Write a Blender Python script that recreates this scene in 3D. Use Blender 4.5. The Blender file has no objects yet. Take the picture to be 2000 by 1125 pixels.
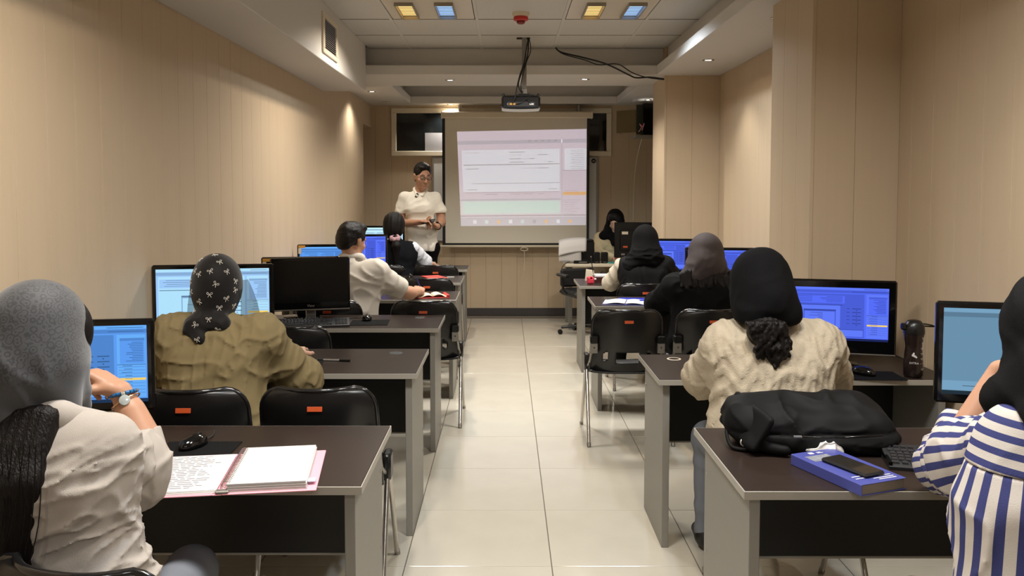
import bpy, bmesh, math, random
import numpy as np
from mathutils import Vector, Matrix

# ------------------------------------------------------------------ camera, world, exposure
SC = bpy.context.scene
COL = SC.collection
R = math.radians
cam_d = bpy.data.cameras.new('camera')
cam = bpy.data.objects.new('camera', cam_d); COL.objects.link(cam)
cam.location = (0, 0, 1.56)
cam.rotation_euler = (R(87.0), 0, 0)
cam_d.sensor_width = 36.0
cam_d.lens = 1600 / 2000 * 36.0
cam_d.shift_x = 0.006
cam_d.shift_y = -0.0533
cam_d.clip_start = 0.05
SC.camera = cam
W = bpy.data.worlds.new('world'); SC.world = W
W.use_nodes = True
W.node_tree.nodes['Background'].inputs[0].default_value = (0.02, 0.022, 0.03, 1)
W.node_tree.nodes['Background'].inputs[1].default_value = 0.3
SC.view_settings.view_transform = 'Standard'
SC.view_settings.look = 'None'
SC.view_settings.gamma = 1.0
SC.view_settings.use_curve_mapping = False
SC.view_settings.exposure = 0.0
WARM, COOL, SPOT = (1.0, 0.86, 0.68), (0.80, 0.90, 1.0), (1.0, 0.93, 0.82)
P_WARM, P_COOL, P_SPOT = 26.0, 23.0, 22.0     # watts of one fluorescent tube tray / one ceiling spot

# ------------------------------------------------------------------ helpers
def lin(c):
    return tuple(((v / 255) / 12.92 if v / 255 <= 0.04045 else ((v / 255 + 0.055) / 1.055) ** 2.4) for v in c)

def mat(name, rgb, rough=0.5, metal=0.0, spec=0.5, var=0.0, vscale=(8, 8, 8), bump=0.0, bscale=60, sheen=0.0,
        coat=0.0, emit=None, estr=0.0, alpha=1.0, rgb2=None, detail=3.0):
    m = bpy.data.materials.new(name); m.use_nodes = True
    nt = m.node_tree; b = nt.nodes['Principled BSDF']
    c = lin(rgb)
    b.inputs['Base Color'].default_value = (*c, 1)
    b.inputs['Roughness'].default_value = rough
    b.inputs['Metallic'].default_value = metal
    b.inputs['Specular IOR Level'].default_value = spec
    if coat: b.inputs['Coat Weight'].default_value = coat
    if sheen:
        b.inputs['Sheen Weight'].default_value = sheen
    if alpha < 1: b.inputs['Alpha'].default_value = alpha
    if emit:
        b.inputs['Emission Color'].default_value = (*lin(emit), 1)
        b.inputs['Emission Strength'].default_value = estr
    if var or bump:
        tc = nt.nodes.new('ShaderNodeTexCoord')
        mp = nt.nodes.new('ShaderNodeMapping'); mp.inputs['Scale'].default_value = vscale
        nt.links.new(tc.outputs['Object'], mp.inputs['Vector'])
    if var:
        n = nt.nodes.new('ShaderNodeTexNoise'); n.inputs['Scale'].default_value = 1.0
        n.inputs['Detail'].default_value = detail
        nt.links.new(mp.outputs['Vector'], n.inputs['Vector'])
        mx = nt.nodes.new('ShaderNodeMix'); mx.data_type = 'RGBA'
        c2 = lin(rgb2) if rgb2 else tuple(max(0, v * (1 - var)) for v in c)
        mx.inputs['A'].default_value = (*c, 1) if rgb2 else (*[min(1, v * (1 + var)) for v in c], 1)
        mx.inputs['B'].default_value = (*c2, 1)
        nt.links.new(n.outputs['Fac'], mx.inputs['Factor'])
        nt.links.new(mx.outputs['Result'], b.inputs['Base Color'])
    if bump:
        n2 = nt.nodes.new('ShaderNodeTexNoise'); n2.inputs['Scale'].default_value = bscale
        n2.inputs['Detail'].default_value = 2
        nt.links.new(tc.outputs['Object'], n2.inputs['Vector'])
        bp = nt.nodes.new('ShaderNodeBump'); bp.inputs['Strength'].default_value = bump
        bp.inputs['Distance'].default_value = 0.004
        nt.links.new(n2.outputs['Fac'], bp.inputs['Height'])
        nt.links.new(bp.outputs['Normal'], b.inputs['Normal'])
    return m

def emis(name, rgb, s):
    m = bpy.data.materials.new(name); m.use_nodes = True
    nt = m.node_tree; nt.nodes.remove(nt.nodes['Principled BSDF'])
    e = nt.nodes.new('ShaderNodeEmission'); e.inputs[0].default_value = (*lin(rgb), 1); e.inputs[1].default_value = s
    nt.links.new(e.outputs[0], nt.nodes['Material Output'].inputs[0])
    return m

class MB:
    """collects geometry; build() links it as ONE mesh object"""
    def __init__(s): s.v = []; s.f = []; s.m = []; s.T = Matrix.Identity(4)
    def add(s, vs, fs, mi=0):
        o = len(s.v)
        s.v += [tuple(s.T @ Vector(p)) for p in vs]
        s.f += [tuple(i + o for i in f) for f in fs]
        s.m += [mi] * len(fs); return s
    def box(s, lo, hi, c=0.0, mi=0):
        (x0, y0, z0), (x1, y1, z1) = lo, hi
        if c <= 0:
            vs = [(x, y, z) for z in (z0, z1) for y in (y0, y1) for x in (x0, x1)]
            return s.add(vs, [(0, 2, 3, 1), (4, 5, 7, 6), (0, 1, 5, 4), (2, 6, 7, 3), (0, 4, 6, 2), (1, 3, 7, 5)], mi)
        c = min(c, (x1 - x0) * .49, (y1 - y0) * .49, (z1 - z0) * .49)
        vs = []; L = (lo, hi); idx = {}
        for i in (0, 1):
            for j in (0, 1):
                for k in (0, 1):
                    for ax in range(3):
                        p = [L[i][0], L[j][1], L[k][2]]; q = (i, j, k)
                        for a in range(3):
                            if a != ax: p[a] += c if q[a] == 0 else -c
                        idx[(i, j, k, ax)] = len(vs); vs.append(tuple(p))
        fs = []
        I = lambda i, j, k, a: idx[(i, j, k, a)]
        fs += [(I(0,0,0,0), I(0,0,1,0), I(0,1,1,0), I(0,1,0,0)), (I(1,0,0,0), I(1,1,0,0), I(1,1,1,0), I(1,0,1,0)),
               (I(0,0,0,1), I(1,0,0,1), I(1,0,1,1), I(0,0,1,1)), (I(0,1,0,1), I(0,1,1,1), I(1,1,1,1), I(1,1,0,1)),
               (I(0,0,0,2), I(0,1,0,2), I(1,1,0,2), I(1,0,0,2)), (I(0,0,1,2), I(1,0,1,2), I(1,1,1,2), I(0,1,1,2))]
        for a in (0, 1):
            for b in (0, 1):
                fs.append((I(a,b,0,0), I(a,b,0,1), I(a,b,1,1), I(a,b,1,0)))
                fs.append((I(a,0,b,0), I(a,0,b,2), I(a,1,b,2), I(a,1,b,0)))
                fs.append((I(0,a,b,1), I(0,a,b,2), I(1,a,b,2), I(1,a,b,1)))
                for k in (0, 1): fs.append((I(a,b,k,0), I(a,b,k,1), I(a,b,k,2)))
        return s.add(vs, fs, mi)
    def tube(s, pts, r, n=8, mi=0, closed=False, cap=True):
        pts = [Vector(p) for p in pts]; rs = r if isinstance(r, (list, tuple)) else [r] * len(pts)
        m = len(pts); rings = []; up = None
        for i, p in enumerate(pts):
            if closed: t = (pts[(i + 1) % m] - pts[i - 1])
            else: t = pts[min(i + 1, m - 1)] - pts[max(i - 1, 0)]
            t.normalize()
            if up is None:
                up = Vector((0, 0, 1)) if abs(t.z) < .9 else Vector((1, 0, 0))
            a = (up - t * up.dot(t))
            if a.length < 1e-6: a = t.orthogonal()
            a.normalize(); b = t.cross(a); up = a
            rings.append([p + (a * math.cos(q) + b * math.sin(q)) * rs[i] for q in [2 * math.pi * k / n for k in range(n)]])
        vs = [tuple(p) for rg in rings for p in rg]; fs = []
        for i in range(m if closed else m - 1):
            j = (i + 1) % m
            for k in range(n):
                k2 = (k + 1) % n
                fs.append((i * n + k, i * n + k2, j * n + k2, j * n + k))
        if cap and not closed:
            fs.append(tuple(range(n - 1, -1, -1))); fs.append(tuple((m - 1) * n + k for k in range(n)))
        return s.add(vs, fs, mi)
    def cyl(s, c, r, z0, z1, n=24, r1=None, mi=0):
        r1 = r if r1 is None else r1
        return s.lathe([(0, z0), (r, z0), (r1, z1), (0, z1)], n, c, mi)
    def lathe(s, prof, n=24, c=(0, 0), mi=0, sx=1.0, sy=1.0):
        vs = []; fs = []
        for (r, z) in prof:
            for k in range(n):
                q = 2 * math.pi * k / n
                vs.append((c[0] + sx * r * math.cos(q), c[1] + sy * r * math.sin(q), z))
        for i in range(len(prof) - 1):
            for k in range(n):
                k2 = (k + 1) % n
                fs.append((i * n + k, i * n + k2, (i + 1) * n + k2, (i + 1) * n + k))
        return s.add(vs, fs, mi)
    def prism(s, poly, z0, z1, mi=0, axis='z', inset=0.0):
        n = len(poly)
        def P(p, z):
            return (p[0], p[1], z) if axis == 'z' else ((p[0], z, p[1]) if axis == 'y' else (z, p[0], p[1]))
        vs = [P(p, z0) for p in poly] + [P(p, z1) for p in poly]
        fs = [tuple(range(n - 1, -1, -1)), tuple(range(n, 2 * n))]
        fs += [(i, (i + 1) % n, n + (i + 1) % n, n + i) for i in range(n)]
        return s.add(vs, fs, mi)
    def grid(s, fn, nu, nv, mi=0, skip=None, closed_u=False):
        vs = [fn(i / nu, j / nv) for j in range(nv + 1) for i in range(nu + 1)]
        fs = []
        for j in range(nv):
            for i in range(nu):
                if skip and skip((i + .5) / nu, (j + .5) / nv): continue
                a = j * (nu + 1) + i
                fs.append((a, a + 1, a + nu + 2, a + nu + 1))
        return s.add(vs, fs, mi)
    def mesh(s, name, mats, smooth=None):
        me = bpy.data.meshes.new(name); me.from_pydata(s.v, [], s.f)
        bm = bmesh.new(); bm.from_mesh(me); bmesh.ops.remove_doubles(bm, verts=bm.verts, dist=1e-6)
        bmesh.ops.recalc_face_normals(bm, faces=bm.faces); 
        bm.to_mesh(me); bm.free()
        if len(me.polygons) == len(s.m): me.polygons.foreach_set('material_index', s.m)
        for m in (mats if isinstance(mats, (list, tuple)) else [mats]): me.materials.append(m)
        if smooth is not None:
            me.polygons.foreach_set('use_smooth', [True] * len(me.polygons))
            me.set_sharp_from_angle(angle=R(smooth))
        return me
    def build(s, name, mats, parent=None, smooth=None, solid=0.0, sub=0, bevel=0.0):
        o = bpy.data.objects.new(name, s.mesh(name, mats, smooth)); COL.objects.link(o)
        if parent: o.parent = parent
        if solid:
            md = o.modifiers.new('solid', 'SOLIDIFY'); md.thickness = solid; md.offset = 0
        if bevel:
            md = o.modifiers.new('bevel', 'BEVEL'); md.width = bevel; md.segments = 2; md.limit_method = 'ANGLE'; md.angle_limit = R(40)
        if sub:
            md = o.modifiers.new('sub', 'SUBSURF'); md.levels = sub; md.render_levels = sub
        return o

def raw_mesh(name, v, f, mats, parent=None, smooth=True):
    me = bpy.data.meshes.new(name)
    me.from_pydata(v.tolist() if hasattr(v, 'tolist') else v, [], f.tolist() if hasattr(f, 'tolist') else f)
    for m in (mats if isinstance(mats, (list, tuple)) else [mats]): me.materials.append(m)
    if smooth: me.polygons.foreach_set('use_smooth', [True] * len(me.polygons))
    o = bpy.data.objects.new(name, me); COL.objects.link(o)
    if parent: o.parent = parent
    return o

def tag(o, label, cat=None, group=None, kind=None):
    o['label'] = label
    if cat: o['category'] = cat
    if group: o['group'] = group
    if kind: o['kind'] = kind
    return o

def thing(name, label, cat, loc=(0, 0, 0), rz=0.0, group=None):
    o = bpy.data.objects.new(name, None); COL.objects.link(o)
    o.empty_display_size = .05
    o.location = loc; o.rotation_euler = (0, 0, R(rz))
    return tag(o, label, cat, group)

def struct(o, label):
    o['kind'] = 'structure'; o['label'] = label; return o

def copy_tree(o, parent=None):
    c = o.copy(); COL.objects.link(c)
    if parent: c.parent = parent
    for ch in list(o.children): copy_tree(ch, c)
    return c

def inst(name, me, parent, loc, rz=0.0):
    o = bpy.data.objects.new(name, me); COL.objects.link(o)
    o.parent = parent; o.location = loc; o.rotation_euler = (0, 0, rz); return o

def text_mesh(mb, s, size, at, ux=(1, 0, 0), uz=(0, 0, 1), mi=0, align='CENTER'):
    cu = bpy.data.curves.new('lettering', 'FONT'); cu.body = s; cu.size = size; cu.align_x = align; cu.align_y = 'CENTER'
    o = bpy.data.objects.new('lettering', cu); COL.objects.link(o)
    me = bpy.data.meshes.new_from_object(o.evaluated_get(bpy.context.evaluated_depsgraph_get()))
    ux, uz, at = Vector(ux), Vector(uz), Vector(at)
    mb.add([tuple(at + ux * v.co.x + uz * v.co.y) for v in me.vertices], [tuple(p.vertices) for p in me.polygons], mi)
    bpy.data.objects.remove(o); bpy.data.meshes.remove(me); bpy.data.curves.remove(cu)

def smooth_path(pts, n=6):
    pts = [Vector(p) for p in pts]; out = []
    for i in range(len(pts) - 1):
        p0, p1, p2, p3 = pts[max(i - 1, 0)], pts[i], pts[i + 1], pts[min(i + 2, len(pts) - 1)]
        for k in range(n):
            t = k / n
            out.append(.5 * ((2 * p1) + (p2 - p0) * t + (2 * p0 - 5 * p1 + 4 * p2 - p3) * t * t + (3 * p1 - p0 - 3 * p2 + p3) * t ** 3))
    out.append(pts[-1]); return out
rnd = random.Random(7)

# ------------------------------------------------------------------ materials
M = {}
M['wall'] = mat('wall_cladding_beige', (194, 174, 147), .55, var=.05, vscale=(30, 30, 1.2), bump=.04, bscale=300, spec=.3)
M['wallback'] = mat('wall_joint', (120, 100, 74), .8)
M['white'] = mat('ceiling_paint', (208, 205, 200), .7, var=.02, vscale=(2, 2, 2), spec=.25)
M['ctile'] = mat('ceiling_tile', (202, 200, 195), .6, var=.03, vscale=(40, 6, 6), bump=.25, bscale=90, spec=.3)
M['cbar'] = mat('ceiling_bar', (204, 202, 197), .6)
M['dark'] = mat('dark_gap', (48, 42, 36), .9)
M['grout'] = mat('grout', (100, 92, 82), .8)
M['tile'] = mat('porcelain_tile', (204, 198, 184), .13, var=.05, vscale=(5, 5, 5), spec=.5, detail=6, rgb2=(190, 183, 168))
M['base'] = mat('baseboard_grey', (62, 58, 56), .5)
M['frame'] = mat('window_frame', (216, 204, 182), .45)
M['glass'] = mat('night_glass', (14, 18, 20), .06, spec=.6)
M['desk'] = mat('desk_dark_walnut', (42, 33, 29), .32, var=.16, vscale=(3, 60, 30), spec=.2, detail=5)
M['grey'] = mat('desk_grey_laminate', (130, 127, 120), .42, metal=.15, var=.04, vscale=(40, 3, 40))
M['edge'] = mat('desk_edge_band', (160, 155, 146), .35, metal=.2)
M['panel'] = mat('black_panel', (14, 14, 15), .45)
M['bplast'] = mat('black_plastic', (16, 16, 17), .32, spec=.5, bump=.03, bscale=400)
M['bgloss'] = mat('black_gloss', (9, 9, 10), .10, spec=.5)
M['bmatte'] = mat('black_matte', (20, 20, 21), .6)
M['rim'] = mat('chair_rim', (22, 22, 23), .16, spec=.6)
M['chrome'] = mat('chrome', (186, 182, 176), .22, metal=.9)
M['steel'] = mat('dull_steel', (150, 146, 140), .38, metal=.7)
M['orange'] = mat('orange_sticker', (190, 76, 28), .55)
M['amber'] = mat('amber_sticker', (206, 150, 60), .5)
M['paper'] = mat('paper', (206, 203, 201), .7)
M['ink'] = mat('ink', (120, 116, 128), .7)
M['red'] = mat('red', (196, 40, 34), .4)
M['pink'] = mat('pink_cover', (238, 164, 178), .45)
M['lamp'] = None
# ================================================================== THE ROOM
XL, XR, YB, YR = -1.66, 1.96, 10.18, -2.6       # left wall, right wall, back wall, wall behind the camera
ZS, ZT, ZD = 2.61, 2.87, 2.46                   # soffit, tiled ceiling, duct box
# floor: slab + porcelain tiles
fl = struct(MB().box((-2.6, YR, -.12), (XR + .1, YB + .1, -.003)).build('floor', M['grout']), 'pale polished porcelain tile floor running down the aisle')
tm = MB().box((-.3035, -.2985, -.01), (.3035, .2985, 0), .0012).mesh('tile', M['tile'])
xs = [-.42 - .611 * 3 + .611 * k for k in range(8)]
for i in range(len(xs) - 1):
    for j in range(-5, 12):
        y0 = 3.328 + .6 * j
        if y0 + .6 > YB + .03 or xs[i] + .611 > XR + .35: continue
        inst('tile', tm, fl, ((xs[i] + xs[i] + .611) / 2, y0 + .3, 0))

# wall planks
PW = .2
def planks(parent, axis, pos, a0, a1, z0, z1, face, w=PW, t=.010):
    n = max(1, round((a1 - a0) / w)); w = (a1 - a0) / n
    if axis == 'x':   # plank runs along X, faces -Y
        me = MB().box((-w / 2 + .0007, 0, z0), (w / 2 - .0007, t, z1), .0008).mesh('panel', M['wall'])
        for k in range(n): inst('panel', me, parent, (a0 + w * (k + .5), pos, 0))
    else:
        me = MB().box((0, -w / 2 + .0007, z0), (t * face, w / 2 - .0007, z1) if face > 0 else (0, w / 2 - .0007, z1), .0008) if face > 0 else \
             MB().box((-t, -w / 2 + .0007, z0), (0, w / 2 - .0007, z1), .0008)
        me = me.mesh('panel', M['wall'])
        for k in range(n): inst('panel', me, parent, (pos, a0 + w * (k + .5), 0))

YN = 9.58    # end of the left wall, start of the doorway
wl = MB().box((XL - .12, YR, 0), (XL - .009, YN - .01, 2.95)).box((XL - .12, YN - .01, 2.335), (XL - .009, YB, 2.95))
wl.box((-2.52, YN - .6, 0), (-2.42, YB, 2.4)).box((-2.42, YN - .1, 0), (XL - .12, YN - .01, 2.4)).box((-2.42, YN - .01, 2.335), (XL - .12, YB, 2.4))
wl = struct(wl.build('wall_left', M['wall']), 'beige plank-clad wall along the left side of the classroom')
planks(wl, 'y', XL - .01, 1.18, YN, 0, 2.7, 1)
planks(wl, 'y', XL - .01, YN, YB, 2.335, 2.7, 1)
wb = MB().box((-2.5, YB + .011, 0), (XR + .1, YB + .12, 2.95))
wb = struct(wb.build('wall_back', M['wallback']), 'beige plank-clad end wall behind the projection screen')
WX0, WX1, WZ0, WZ1 = -1.415, 1.305, 1.985, 2.575
planks(wb, 'x', YB, -2.42, WX0, 0, 2.7, -1)
planks(wb, 'x', YB, WX0, WX1, 0, WZ0, -1)
planks(wb, 'x', YB, WX1, XR, 0, 2.7, -1)
planks(wb, 'x', YB, WX0, WX1, WZ1, 2.7, -1, w=3)
wr = MB().box((XR + .011, YR, 0), (XR + .12, YB, 2.95))
wr = struct(wr.build('wall_right', M['wallback']), 'beige plank-clad wall along the right side with two boxed pillars')
planks(wr, 'y', XR, .98, YB, 0, 2.95, 1)
def pillar(x, y0, y1):
    b = MB().box((x + .011, y0 + .011, 0), (XR + .011, y1 - .011, 2.95)).build('pillar_core', M['wallback'], wr)
    planks(b, 'x', y0, x, XR, 0, 2.95, -1, w=.235)
    planks(b, 'y', x, y0 + .001, y1, 0, 2.95, 1)
    # metal corner bead
    MB().box((x - .004, y0 - .004, 0), (x + .016, y0 + .012, 2.95), .002).build('corner_bead', M['wall'], wr)
pillar(1.52, 4.10, 4.72)
pillar(1.455, 7.55, 8.15)
struct(MB().box((-2.5, YR - .1, 0), (XR + .1, YR, 2.95)).build('wall_rear', M['wall']), 'plain beige wall behind the camera')
# baseboards
struct(MB().box((-2.4, YB - .018, 0), (XR, YB, .095), .004).build('baseboard_back', M['base']), 'dark grey baseboard along the end wall')
struct(MB().box((XL, YR, 0), (XL + .014, YN, .095), .004).build('baseboard_left', M['base']), 'dark grey baseboard along the left wall')
struct(MB().box((XR - .014, YR, 0), (XR, 4.08, .095), .004).box((XR - .014, 4.74, 0), (XR, 7.53, .095), .004).build('baseboard_right', M['base']), 'dark grey baseboard along the right wall')

# ceiling: dark void slab, tiles, bars, soffits
ce = struct(MB().box((-2.5, YR, ZT + .014), (XR + .1, YB + .1, ZT + .12)).build('ceiling', M['dark']), 'white suspended tile ceiling with stepped plaster soffits')
bx = [-1.27, -.88, -.222, .44, 1.079, 1.48]
ry = [7.65 - .65 * k for k in range(0, 16)]
fixture_cells = [(1, 2), (3, 2), (1, 8), (3, 8), (1, 13), (3, 13)]
tcache = {}
for i in range(5):
    w = bx[i + 1] - bx[i]
    for j in range(15):
        if (i, j) in fixture_cells: continue
        if i not in tcache: tcache[i] = MB().box((-w / 2 + .002, -.3195, 0), (w / 2 - .002, .3195, .012), .001).mesh('ceiling_tile', M['ctile'])
        inst('ceiling_tile', tcache[i], ce, ((bx[i] + bx[i + 1]) / 2, ry[j] - .325, ZT))
for x in bx[1:-1]:
    MB().box((x - .012, -2.1, ZT - .004), (x + .012, 7.65, ZT + .012), .002).build('grid_bar', M['cbar'], ce)
gapm = mat('shadow_gap', (70, 64, 56), .9)
for j in range(9): MB().box((bx[0], ry[j] - .006, ZT - .0012), (bx[-1], ry[j] + .006, ZT + .004)).build('gap_shade_strip', gapm, ce)  # dark strips painted as the shade in the gaps between tile rows
MB().box((XL, YR, ZD), (-1.27, 7.5, ZT + .03), .004).build('duct_soffit', M['white'], ce)
MB().box((1.37, YR, ZS), (XR, 7.5, ZS + .085), .003).box((1.48, YR, ZS + .08), (XR, 7.66, ZT + .03)).build('side_soffit', M['white'], ce)
b = MB().box((XL, 7.5, ZS), (XR, 8.3, ZS + .085), .003).box((XL, 7.65, ZS + .08), (XR, 8.2, ZT + .03))
b.box((XL, 8.28, ZS), (-1.15, 9.97, ZS + .085), .003).box((XL, 8.2, ZS + .08), (-1.25, YB, ZT + .03))
b.box((1.34, 8.28, ZS), (XR, 9.97, ZS + .085), .003).box((1.44, 8.2, ZS + .08), (XR, YB, ZT + .03))
b.box((XL, 9.95, ZS), (XR, YB + .005, ZS + .085), .003).box((XL, 10.05, ZS + .08), (XR, YB + .005, ZT + .03))
b.box((-1.3, 8.2, ZT - .03), (1.5, 10.1, ZT + .03))
b.build('tray_soffit', M['white'], ce)

# window band high on the end wall
w1 = MB()
d0, d1 = YB - .03, YB + .04
fw = .062
w1.box((WX0, d0, WZ0), (WX1, d1, WZ0 + fw), .006).box((WX0, d0, WZ1 - fw), (WX1, d1, WZ1), .006)
w1.box((WX0, d0, WZ0 + fw), (WX0 + fw, d1, WZ1 - fw), .006).box((WX1 - fw, d0, WZ0 + fw), (WX1, d1, WZ1 - fw), .006)
w1.box((-.03, d0, WZ0 + fw), (.03, d1, WZ1 - fw), .006)
w1 = struct(w1.build('window_1', M['frame']), 'cream framed high window, black with night, half hidden by the screen')
for x0, x1 in ((WX0 + fw, -.03), (.03, WX1 - fw)):
    MB().box((x0, YB + .004, WZ0 + fw), (x1, YB + .010, WZ1 - fw)).build('pane', M['glass'], w1)
MB().box((WX0 - .028, YB - .006, WZ0 - .028), (WX1 + .028, YB + .002, WZ0 - .002)).box((WX0 - .028, YB - .006, WZ0 - .002), (WX0 - .002, YB + .002, WZ1)).box((WX1 + .002, YB - .006, WZ0 - .002), (WX1 + .028, YB + .002, WZ1)).build('architrave', M['wall'], w1)
tag(MB().box((-1.0, YB - .004, WZ0 + fw + .004), (-.78, YB + .002, WZ0 + fw + .225)).build('grey_card', mat('grey_card', (128, 126, 128), .6)), 'grey card propped in the window left of the screen', 'card')

# ---------------------------------------------------------------- lights
def area(name, loc, sx, sy, watts, color, parent=None):
    d = bpy.data.lights.new(name, 'AREA'); d.shape = 'RECTANGLE'; d.size = sx; d.size_y = sy; d.energy = watts; d.color = color
    d.spread = R(150)
    o = bpy.data.objects.new(name, d); COL.objects.link(o); o.location = loc
    if parent: o.parent = parent
    return o
M['tube_w'] = emis('tube_warm', (255, 206, 130), 1.9)
M['tube_c'] = emis('tube_cool', (150, 190, 255), 1.9)
M['slat_w'] = mat('louvre_aluminium', (150, 142, 126), .4)
M['refl'] = mat('fixture_tray', (212, 204, 190), .45)
names = {(1, 2): 'left of the red smoke detector', (3, 2): 'right of the red smoke detector', (1, 8): 'over the nearest left desk', (3, 8): 'over the nearest right desk',
         (1, 13): 'behind the camera, left', (3, 13): 'behind the camera, right'}
for (i, j) in fixture_cells:
    x0, x1 = bx[i] + .018, bx[i + 1] - .018; y1, y0 = ry[j] - .004, ry[j + 1] + .004
    cx, cy = (x0 + x1) / 2, (y0 + y1) / 2
    t = thing('ceiling_light', 'recessed ceiling light with one amber and one blue-white louvre ' + names[(i, j)], 'ceiling light', (cx, cy, ZT), 0, 'recessed fluorescent lights')
    hw, hh = (x1 - x0) / 2, (y1 - y0) / 2
    lx = (-.165, .115) if i == 1 else (-.115, .165)   # tray centres
    if i == 3: lx = (-.125, .165)
    tw, th = .058, .225
    p = MB()
    X = [-hw, lx[0] - tw, lx[0] + tw, lx[1] - tw, lx[1] + tw, hw]
    for a in (0, 2, 4): p.box((X[a], -hh, 0), (X[a + 1], hh, .006))
    for a in (1, 3): p.box((X[a], -hh, 0), (X[a + 1], -th, .006)).box((X[a], th, 0), (X[a + 1], hh, .006))
    p.build('tray', M['refl'], t)
    for k, c in enumerate(lx):
        MB().box((c - tw, -th, .008), (c + tw, th, .012)).build('tube', M['tube_w' if k == 0 else 'tube_c'], t)
        fr = MB().box((c - tw - .008, -th - .008, -.024), (c - tw, th + .008, .005)).box((c + tw, -th - .008, -.024), (c + tw + .008, th + .008, .005))
        fr.box((c - tw, -th - .008, -.024), (c + tw, -th, .005)).box((c - tw, th, -.024), (c + tw, th + .008, .005))
        fr = fr.build('louvre', M['slat_w'], t)
        for q in range(9):
            yy = -th + .45 * (q + 1) / 10
            MB().box((c - tw, yy - .002, -.006), (c + tw, yy + .002, -.001)).build('slat', M['slat_w'], fr)
        area('tube_light', (c, 0, -.028), tw * 1.9, th * 1.9, (P_WARM if k == 0 else P_COOL) * (.92 if j == 8 else .62 if j > 8 else .95), WARM if k == 0 else COOL, t)

M['spot_e'] = emis('spot_lens', (255, 244, 220), 9.0)
dl = [(-.531, 7.86, ZS, 'nearer to the left of the projector rod'), (.743, 7.80, ZS, 'nearer to the right of the projector rod'), (-1.42, 8.75, ZS, 'by the far end of the left duct box'),
      (1.63, 6.66, ZS, 'in the right soffit just before the far pillar'), (1.66, 5.05, ZS, 'in the right soffit behind the near pillar'), (-.67, 10.06, ZS, 'just above the left end of the screen case'),
      (1.645, 9.55, ZS, 'above the wall cabinet in the right corner'), (-1.415, 9.75, ZS, 'unlit, by the doorway'), (1.63, 2.6, ZS, 'in the right soffit above the nearest right desk')]
ring = MB().lathe([(.030, .001), (.034, -.006), (.046, -.004), (.050, .001)], 24).mesh('ring', M['chrome'], 40)
lens = MB().lathe([(0, -.001), (.030, -.001)], 24).mesh('lens', M['spot_e'])
lens0 = MB().lathe([(0, -.001), (.030, -.001)], 24).mesh('lens', M['steel'])
for x, y, z, w in dl:
    t = thing('downlight', 'small round ceiling spot ' + w, 'downlight', (x, y, z), 0, 'small ceiling spots')
    inst('ring', ring, t, (0, 0, 0)); inst('lens', lens0 if 'unlit' in w else lens, t, (0, 0, 0))
    if 'unlit' in w: continue
    d = bpy.data.lights.new('spot', 'SPOT'); d.energy = P_SPOT * (1.5 if x < -1.3 else 3.6 if y > 7.7 else 1); d.color = SPOT; d.spot_size = R(135 if y > 7.7 else 95); d.spot_blend = .7; d.shadow_soft_size = .03
    o = bpy.data.objects.new('spot', d); COL.objects.link(o); o.parent = t; o.location = (0, 0, -.012)
# ================================================================== FIXED THINGS ON WALLS AND CEILING
def bar(mb, a, b, r, n=8, mi=0): return mb.tube([a, b], r, n, mi)
# vent grille on the duct box
t = thing('vent_grille', 'white framed air vent with dark slats on the left duct box', 'air vent', (-1.27, 5.955, 2.655))
g = MB().box((-.002, -.245, -.14), (.014, .245, -.105), .003).box((-.002, -.245, .105), (.014, .245, .14), .003).box((-.002, -.245, -.105), (.014, -.19, .105), .003).box((-.002, .19, -.105), (.014, .245, .105), .003)
g.build('frame', M['frame'], t)
MB().box((.0005, -.19, -.105), (.003, .19, .105)).build('backing', M['bmatte'], t)
sl = MB().box((0, -.19, -.002), (.009, .19, .002)).mesh('slat', M['steel'])
for k in range(14):
    o = inst('slat', sl, t, (.003, 0, -.098 + .015 * k)); o.rotation_euler = (0, R(30), 0)
MB().lathe([(0, .016), (.008, .014), (.009, .003)], 10).build('knob', M['frame'], t).location = (.002, -.215, -.02)

# smoke detector
t = thing('smoke_detector', 'round smoke detector with red body and white base on the ceiling tiles', 'smoke detector', (.111, 6.13, ZT))
MB().lathe([(0, 0), (.062, 0), (.060, -.024), (.05, -.03), (0, -.03)], 28).build('base', M['frame'], t, 40)
MB().lathe([(.05, -.026), (.055, -.036), (.055, -.052), (.045, -.058), (0, -.058)], 28).build('body', M['red'], t, 40)
MB().lathe([(.032, -.056), (.030, -.074), (.018, -.082), (0, -.083)], 20).build('dome', mat('dark_red', (120, 24, 20), .4), t, 40)

# projector on its ceiling pole
PX, PY = .128, 7.12
t = thing('projector', 'black projector hanging from a grey pole under the ceiling tiles', 'projector', (PX, PY, 2.24))
b = MB().box((-.165, -.13, .018), (.165, .13, .125), .018); b.build('body', M['bplast'], t, 35)
MB().grid(lambda u, v: (-.163 + .326 * u, -.128 + .256 * v, .018 - .016 * math.sin(math.pi * u) ** .5 * (.55 + .45 * math.sin(math.pi * v))), 16, 8).build('bottom_cover', mat('projector_white', (222, 224, 226), .4), t, 60)
MB().box((-.115, -.1335, .03), (.12, -.129, .072), .002).build('port_panel', mat('port_panel', (34, 35, 38), .5), t)
for i, (x, w, c) in enumerate(((-.085, .022, 'amber'), (-.055, .022, 'amber'), (.09, .036, 'paper'), (-.112, .014, 'steel'))):
    MB().box((x - w / 2, -.1365, .044), (x + w / 2, -.132, .058), .001).build('port', M[c], t)
for x in (-.148, .148): MB().lathe([(.012, .12), (.012, .135), (.006, .142), (0, .142)], 12, (x, -.1)).build('foot', M['bplast'], t)
MB().lathe([(0, .15), (.042, .15), (.05, .132), (.03, .132)], 20).build('lens_barrel', M['bgloss'], t).location = (-.08, .16, -.06)
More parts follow.
